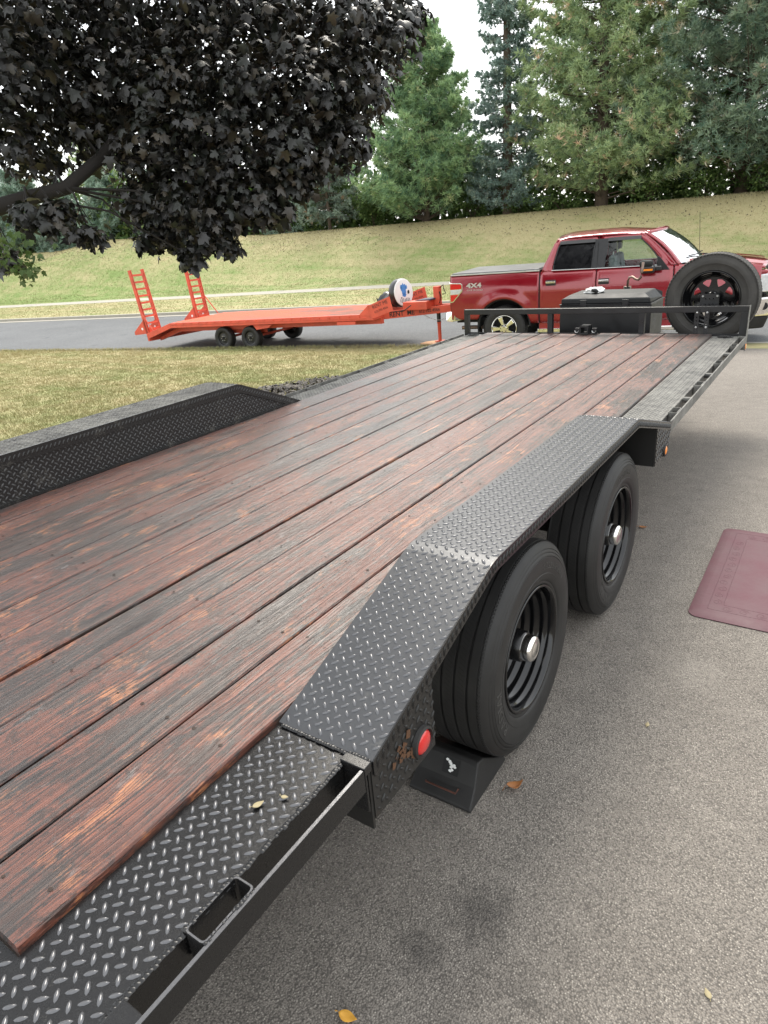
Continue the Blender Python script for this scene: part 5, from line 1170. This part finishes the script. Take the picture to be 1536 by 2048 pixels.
for i, (x, y, z, r) in enumerate(BL):
    dens = 2300 if i < 33 else 420
    k = int(dens * r * r * (1.0 + .25 / max(r, .1))) + 6
    q = np.random.normal(0, 1, (k, 3)); q /= np.linalg.norm(q, axis=1)[:, None]; rad = np.random.uniform(0, 1, k) ** .45
    pp = np.array([x, y, z]) + q * rad[:, None] * r * np.array([1.0, 1.0, .85])
    # deepen the crown away from the trunk axis so it has real thickness
    pp[:, :2] += (np.random.uniform(-.45, .45, k)[:, None]) * np.array([[-.58, .81]]) * (1 if r > .3 else .3)
    loose = np.random.rand(k) < .10; pp[loose] += q[loose] * r * .35 * np.array([1, 1, .7]); LP.append(pp); LN.append(q * .8 + np.random.normal(0, .45, (k, 3)) + [0, 0, .75])
rndc = np.random.RandomState(4)
for _ in range(75):                                             # the rest of the crown, round the trunk and above
    q = rndc.normal(0, 1, 3); q /= np.linalg.norm(q); c_ = np.array([-5.6, -4.0, 5.6]) + q * np.array([4.3, 4.3, 2.7]) * rndc.uniform(.45, 1) ** .5; rr_ = rndc.uniform(.6, 1.0)
    rl = c_ - camp; dp = rl @ fw
    if dp > .3:
        X_, Y_ = 768 + 1320 * (rl @ rt) / dp, 1024 + 1320 * (rl @ dn) / dp
        if X_ > -260 and Y_ > -60 - 1320 * rr_ / dp: continue
    k = 150; q = rndc.normal(0, 1, (k, 3)); q /= np.linalg.norm(q, axis=1)[:, None]
    LP.append(c_ + q * rndc.uniform(0, 1, k)[:, None] ** .45 * rr_); LN.append(q * .8 + rndc.normal(0, .45, (k, 3)) + [0, 0, .75])
LP = np.concatenate(LP); LN = np.concatenate(LN); k = len(LP)
RR = rot_from(LN, np.random.normal(PI, .65, k)); SZ = np.random.uniform(.045, .105, k) * np.random.choice([.8, 1., 1.15], k); TT = np.random.rand(k)
rel = LP - camp; dep = rel @ fw; px = 768 + 1320 * (rel @ rt) / dep; py = 1024 + 1320 * (rel @ dn) / dep
vis = (px > 0) & (px < 1536) & (py > 0) & (dep > 0); score = np.where(vis, SZ / dep, 0)
big = np.argsort(-score)[:290]; rest = np.setdiff1d(np.arange(k), big)
V, F, T = scatter(ltv, ltf, LP[rest], RR[rest], SZ[rest], TT[rest])
fo = raw_mesh("foliage", V - np.array(MP.location), F, MLEAF, MP, tint=T); fo['kind'] = 'stuff'
lm = []
for t in (.1, .4, .7, .9): o = raw_mesh("leaf", ltv, ltf, MLEAF, MP, tint=np.full(len(ltv), t)); lm.append(o)
first = set()
for j, i in enumerate(big):
    t = j % 4
    if t not in first: o = lm[t]; first.add(t)
    else: o = lm[t].copy(); C.objects.link(o)
    o.matrix_parent_inverse = Matrix(); o.matrix_local = Matrix.Translation(Vector(LP[i]) - MP.location) @ Matrix(RR[i].tolist()).to_4x4() @ Matrix.Scale(SZ[i], 4)
mo = MP.location
def lo(p): return Vector(p) - mo
LIMB = [(-6.55, -4.32, .55), (-6.3, -4.05, .88), (-5.71, -3.57, 1.24), (-5.03, -3.11, 1.45), (-4.87, -2.84, 1.52), (-4.74, -2.58, 1.58), (-4.73, -2.18, 1.82), (-4.75, -1.77, 2.14), (-4.55, -1.44, 2.49), (-4.44, -1.03, 2.87), (-4.35, -.53, 3.48), (-4.32, -.02, 4.41)]
m = MB(); m.tube([lo(q) for q in LIMB], list(np.linspace(.085, .022, len(LIMB))), 10); m.build("limb", MBARK, MP, smooth='all')
m = MB(); m.tube([(0, 0, -.05), (.02, .02, .35), (.0, .05, 1.4), (.12, .1, 3.0), (.3, .3, 4.6), (.5, .7, 6.2)], [.24, .17, .15, .13, .09, .05], 14)
m.tube([(.1, .1, 2.6), (-.6, .5, 3.6), (-1.2, .9, 5.0)], [.08, .06, .03], 8); m.tube([(.15, .15, 3.0), (.9, .9, 4.0), (1.5, 2.0, 5.0)], [.08, .06, .03], 8); m.build("trunk", MBARK, MP, smooth='all')
m = MB(); LB = [Vector(q) for q in LIMB]
for i, (x, y, z, r) in enumerate(BL):
    b = Vector((x, y, z)); ups = LB if i < 33 else LB + [Vector((-5.6, -3.3, 3.1)), Vector((-6.2, -4, 4.0))]
    a = min(ups, key=lambda q: (q - b).length + (.5 if q.z > b.z + .6 else 0)); mid = a.lerp(b, .5) + Vector((0, 0, .12 + .1 * r))
    m.tube([lo(a), lo(mid), lo(b)], [.014, .009, .004], 5)
    for _ in range(7 if r > .2 else 2):
        d = Vector((random.gauss(0, 1), random.gauss(0, 1), random.gauss(0, .6) - .1)).normalized() * r * .95; m.tube([lo(mid.lerp(b, random.random())), lo(b + d * .5 + Vector((0, 0, .04))), lo(b + d)], [.005, .0035, .0015], 4)
tg_ = m.build("twigs", MBARK, MP, smooth='all', fix=False); tg_['kind'] = 'stuff'
# sprig of a green-leaved branch at the left edge
pp = np.concatenate([np.random.normal(0, 1, (90, 3)) * [.10, .10, .07] + [-4.02, -3.66, 1.12], np.random.normal(0, 1, (40, 3)) * [.05, .05, .06] + [-3.86, -3.60, .99]])
V, F, T = scatter(ltv, ltf, pp, rot_from(np.random.normal(0, .6, (130, 3)) + [0, 0, .7], np.random.normal(PI, .6, 130)), np.random.uniform(.03, .055, 130), np.random.rand(130))
o = raw_mesh("foliage", V - np.array(mo), F, MLEAFG, MP, tint=T); o['kind'] = 'stuff'
m = MB(); m.tube([lo((-5.0, -3.2, 1.45)), lo((-4.5, -3.5, 1.40)), lo((-4.05, -3.66, 1.15)), lo((-3.84, -3.6, .96))], [.012, .009, .005, .002], 5); m.build("twig", MBARK, MP, smooth='all')

# ------------------------------------------------------------------ conifers on the bank
def m_need(name, a, b, c): return m_leaf(name, a, b, c, .7, .30, .25)
MPIN = m_need("pine_needles", (0.124, 0.226, 0.137), (0.312, 0.441, 0.221), (0.543, 0.578, 0.333))
MPIC = m_need("yellowish_pine_needles", (0.183, 0.273, 0.161), (0.406, 0.496, 0.258), (0.812, 0.581, 0.446))
MPID = m_need("dark_pine_needles", (0.107, 0.179, 0.133), (0.250, 0.326, 0.226), (0.455, 0.382, 0.293))
MSPB = m_need("blue_spruce_needles", (0.129, 0.200, 0.179), (0.315, 0.414, 0.371), (0.542, 0.590, 0.487))
MSPG = m_need("green_spruce_needles", (0.145, 0.229, 0.164), (0.310, 0.405, 0.333), (0.546, 0.538, 0.443))
MSPT = m_need("grey_green_needles", (0.123, 0.176, 0.141), (0.282, 0.352, 0.282), (0.352, 0.229, 0.141))
MSHR = m_leaf("shrub_leaves", (.04, .075, .02), (.09, .15, .04), (.18, .24, .08), .6, .25)
def tuft_t(n, L, wd, open_, seed):
    rnd = np.random.RandomState(seed); V, F = [], []
    for i in range(n):
        a = rnd.uniform(0, 2 * PI); e = rnd.uniform(0, open_); d = np.array([math.sin(e) * math.cos(a), math.sin(e) * math.sin(a), math.cos(e)]); s = np.cross(d, rnd.normal(0, 1, 3)); s /= np.linalg.norm(s)
        l = L * rnd.uniform(.7, 1.15); b = d * l * .08; V += [b - s * wd / 2, b + s * wd / 2, d * l]; F.append((3 * i, 3 * i + 1, 3 * i + 2))
    return np.array(V), np.array(F)
PINE_T = tuft_t(12, .19, .032, 1.5, 1); SPR_T = tuft_t(12, .155, .034, 1.3, 2); LEAF_T = (np.array([(-.5, 0, 0), (0, -.3, .05), (.5, 0, 0), (0, .3, .05)]) * .09, np.array([(0, 1, 2), (0, 2, 3)]))
def conifer(name, lab, x, y, H, R, mat, kind="pine", seed=0, gap=.0, bare=.04, nb=150, tufts=16, group=None, tsize=1.0, lean=(0, 0), bark=None, oval=1.0):
    rnd = np.random.RandomState(seed); z0 = float(ground_z(x, y)) - .1; root = empty(name, (x, y, z0)); tag(root, lab, "tree", group)
    m = MB(); tr = [(lean[0] * t * t, lean[1] * t * t, H * t) for t in np.linspace(0, .97, 9)]; rb = .018 * H
    m.tube(tr, [rb * (1 - .92 * t) + .01 for t in np.linspace(0, 1, 9)], 8); m.build("trunk", bark or MBARKP, root, smooth='all')
    P, D, BR = [], [], MB()
    for b in range(nb):
        h = bare + (1 - bare) * (b + rnd.uniform(0, 1)) / nb; hz = H * h
        az = rnd.uniform(0, 2 * PI) if gap == 0 else rnd.uniform(0, 2 * PI)
        prof = (1 - h) ** .62 * (min(1, (h + .22) * 4.0)) if kind == "pine" else (1 - h) ** .9 * min(1, (h + .25) * 3)
        if oval != 1.0: prof = (1 - h ** 2.2) * min(1, .45 + h * 2.5)
        L = R * prof * rnd.uniform(.62, 1.08) + .18
        if rnd.rand() < gap: continue
        up = (.42 if kind == "pine" else -.16) + rnd.normal(0, .10); d = np.array([math.cos(az), math.sin(az), 0.]); base = np.array([lean[0] * h * h, lean[1] * h * h, hz])
        def bp(t): return base + d * L * t + np.array([0, 0, 1.]) * (L * up * t * (.45 + .55 * t) if kind == "pine" else L * (up * t + .22 * t * t * t))
        BR.tube([tuple(bp(t)) for t in (0, .4, .75, .97)], [.016 + .006 * L, .012 + .003 * L, .009, .004], 4, False)
        nt_ = max(5, int(1.75 * tufts * (.35 + L / R)))
        for k in range(nt_):
            t = rnd.uniform(.16 if L > .8 else .05, 1.0) ** .75; side_ = rnd.normal(0, 1) * .20 * L * (1.15 - t) + rnd.normal(0, .05); s = np.array([-d[1], d[0], 0])
            q = bp(t) + s * side_ + np.array([0, 0, rnd.normal(.03, .06) + (abs(side_) * .2 if kind == "pine" else -abs(side_) * .25)])
            P.append(q); dd = d * (.6 + .5 * t) + s * np.sign(side_) * .5 + np.array([0, 0, .75 if kind == "pine" else .15]) + rnd.normal(0, .28, 3); D.append(dd)
    for k in range(14): P.append(np.array([lean[0], lean[1], H * (.93 + .06 * rnd.rand())]) + rnd.normal(0, .06, 3)); D.append(np.array([0, 0, 1.]) + rnd.normal(0, .4, 3))
    P = np.array(P); D = np.array(D); T_ = PINE_T if kind == "pine" else SPR_T; k = len(P)
    tint = np.clip(rnd.normal(.42, .24, k) + .10 * np.sin(P[:, 2] * 3 + P[:, 0] * 2), 0, 1)
    V, F, T = scatter(T_[0], T_[1], P, rot_from(D, rnd.uniform(0, 6, k)), rnd.uniform(.75, 1.25, k) * tsize, tint)
    o = raw_mesh("crown", V, F, mat, root, tint=T); o['kind'] = 'stuff'
    bo = BR.build("branches", bark or MBARKP, root, smooth='all', fix=False); bo['kind'] = 'stuff'
    return root
conifer("pine_tree", "full bright green pine between the maple foliage and the narrow blue spruce", -18.5, 27.0, 9.0, 3.9, MPIN, "pine", 3, .0, .01, 300, 26, tsize=1.35)
conifer("spruce_tree", "tall narrow blue-grey spruce between two pines", -14.3, 28.0, 16.5, 2.3, MSPB, "spruce", 5, .0, .03, 330, 20, tsize=1.25)
conifer("pine_tree", "tall open yellowish-green pine directly behind the red pickup", -9.7, 28.4, 17.5, 4.7, MPIC, "pine", 8, .0, .02, 430, 30, tsize=1.4, lean=(-1.0, 0))
conifer("pine_tree", "broad dark green pine at the upper right, right of the tall open pine", -4.0, 30.4, 18.5, 6.0, MPID, "pine", 11, .0, .02, 420, 30, tsize=1.5)
conifer("pine_tree", "dark pine filling the top right corner behind the small spruce", 1.5, 33.5, 18, 6, MPID, "pine", 15, .0, .02, 300, 26, tsize=1.6)
conifer("spruce_tree", "small pale green spruce at the right edge of the bank", -.9, 28.6, 5.2, 2.0, MSPG, "spruce", 17, .0, .05, 110, 16, tsize=1.1)
conifer("spruce_tree", "pale blue-grey spruce with brown patches below the maple foliage", -24.3, 26.0, 5.4, 2.5, MSPT, "spruce", 21, .1, .12, 120, 18, tsize=1.3)
conifer("spruce_tree", "dark green spruce left of the pale blue-grey spruce", -28.4, 26.6, 5.6, 2.2, MSPG, "spruce", 23, .0, .05, 120, 16, tsize=1.2)
conifer("spruce_tree", "green spruce rising behind the pale blue-grey spruce", -26.2, 30.5, 9.0, 2.8, MSPG, "spruce", 25, .1, .05, 130, 16, tsize=1.3)
conifer("pine_tree", "low green pine at the crest of the mound, nearest to the maple's hanging tip", -34.6, 26.5, 4.0, 2.0, MPIN, "pine", 27, 0, .02, 90, 16, tsize=1.2)
for i, (x, y, H, R, lab) in enumerate(((-50.5, 23.0, 5.5, 3.2, "bushy green evergreen at the far left edge of the bank"), (-46.2, 23.8, 4.6, 2.6, "rounded green evergreen, second from the left on the bank"), (-42.6, 25.2, 4.8, 2.4, "bushy evergreen third from the left on the bank"), (-39.2, 26.0, 4.2, 2.0, "evergreen beside the mound, fourth from the left on the bank"))):
    conifer("evergreen_tree", lab, x, y, H, R, MSPG, "spruce" if i % 2 else "pine", 31 + i, 0, .02, 110, 18, group="evergreens on the left of the bank", tsize=1.6)
nn = 42000; P = area(nn, (-62, 14), (30.2, 34)); P[:, 2] = ground_z(P[:, 0], P[:, 1]); hmax = 3.2 + 1.0 * np.sin(P[:, 0] * .9) + .7 * np.sin(P[:, 0] * 2.3 + 1); P[:, 2] += np.random.rand(nn) ** 1.2 * np.maximum(.5, hmax)
V, F, T = scatter(LEAF_T[0] * 3.8, LEAF_T[1], P, rot_from(np.random.normal(0, .7, (nn, 3)) + [0, 0, .6], np.random.uniform(0, 6, nn)), np.random.uniform(.6, 1.5, nn), np.random.rand(nn))
tag(raw_mesh("undergrowth", V, F, MSHR, tint=T), kind='stuff')
for i, (x, y, H, R, lab) in enumerate(((-58, 36, 13, 4.5, "tall light green tree behind the left evergreens, outer one"), (-48, 38, 11, 4.0, "tall light green tree behind the left evergreens, inner one"), (-36, 36, 7.5, 3.5, "green tree behind the mound, seen through the maple leaves"))):
    conifer("background_tree", lab, x, y, H, R, MPIC, "pine", 41 + i, .15, .05, 110, 18, tsize=2.0)
# deciduous shrubs at the foot of the trees
def shrub(lab, x, y, r, h, mat, seed, n=1500, leaf=1.0):
    rnd = np.random.RandomState(seed); z0 = float(ground_z(x, y)) - .03; root = empty("shrub", (x, y, z0)); tag(root, lab, "shrub")
    m = MB()
    for k in range(12):
        a = rnd.uniform(0, 6.28); m.tube([(0, 0, 0), (math.cos(a) * r * .3, math.sin(a) * r * .3, h * .5), (math.cos(a) * r * .7, math.sin(a) * r * .7, h * rnd.uniform(.7, .95))], [.02, .012, .005], 4)
    s_ = m.build("stems", MBARKP, root, smooth='all'); s_['kind'] = 'stuff'
    cl = rnd.normal(0, 1, (22, 3)) * [.42 * r, .42 * r, .22 * h] + [0, 0, .5 * h]; c = cl[rnd.randint(0, 22, n)] + rnd.normal(0, 1, (n, 3)) * [.17 * r, .17 * r, .13 * h]; c[:, 2] = np.abs(c[:, 2])
    V, F, T = scatter(LEAF_T[0], LEAF_T[1], c, rot_from(rnd.normal(0, .7, (n, 3)) + [0, 0, .6], rnd.uniform(0, 6, n)), rnd.uniform(.8, 1.6, n) * leaf, rnd.rand(n))
    o = raw_mesh("foliage", V, F, mat, root, tint=T); o['kind'] = 'stuff'
shrub("dark leafy shrub between the blue-grey spruce and the full bright pine", -21.9, 26.9, 1.3, 2.6, MSHR, 1, 3000, 1.3)
shrub("leafy undergrowth at the foot of the narrow blue spruce", -13.9, 28.2, 1.1, 1.1, MSHR, 2, 1700)
shrub("weedy undergrowth left of the open pine's trunk", -11.6, 28.2, 1.2, .8, MSHR, 3, 1600)
shrub("leafy shrub right of the open pine's trunk", -7.6, 28.8, 1.4, 1.7, MSHR, 4, 2400, 1.2)
shrub("green shrub at the foot of the broad dark pine, left one", -5.3, 29.2, 1.3, 1.2, MSHR, 5, 2000, 1.1)
shrub("green shrub at the foot of the broad dark pine, right one", -2.9, 29.4, 1.4, 1.3, MSHR, 6, 2000, 1.1)
shrub("leafy shrub below the full bright pine's right side", -16.2, 27.8, 1.0, .9, MSHR, 7, 1300)
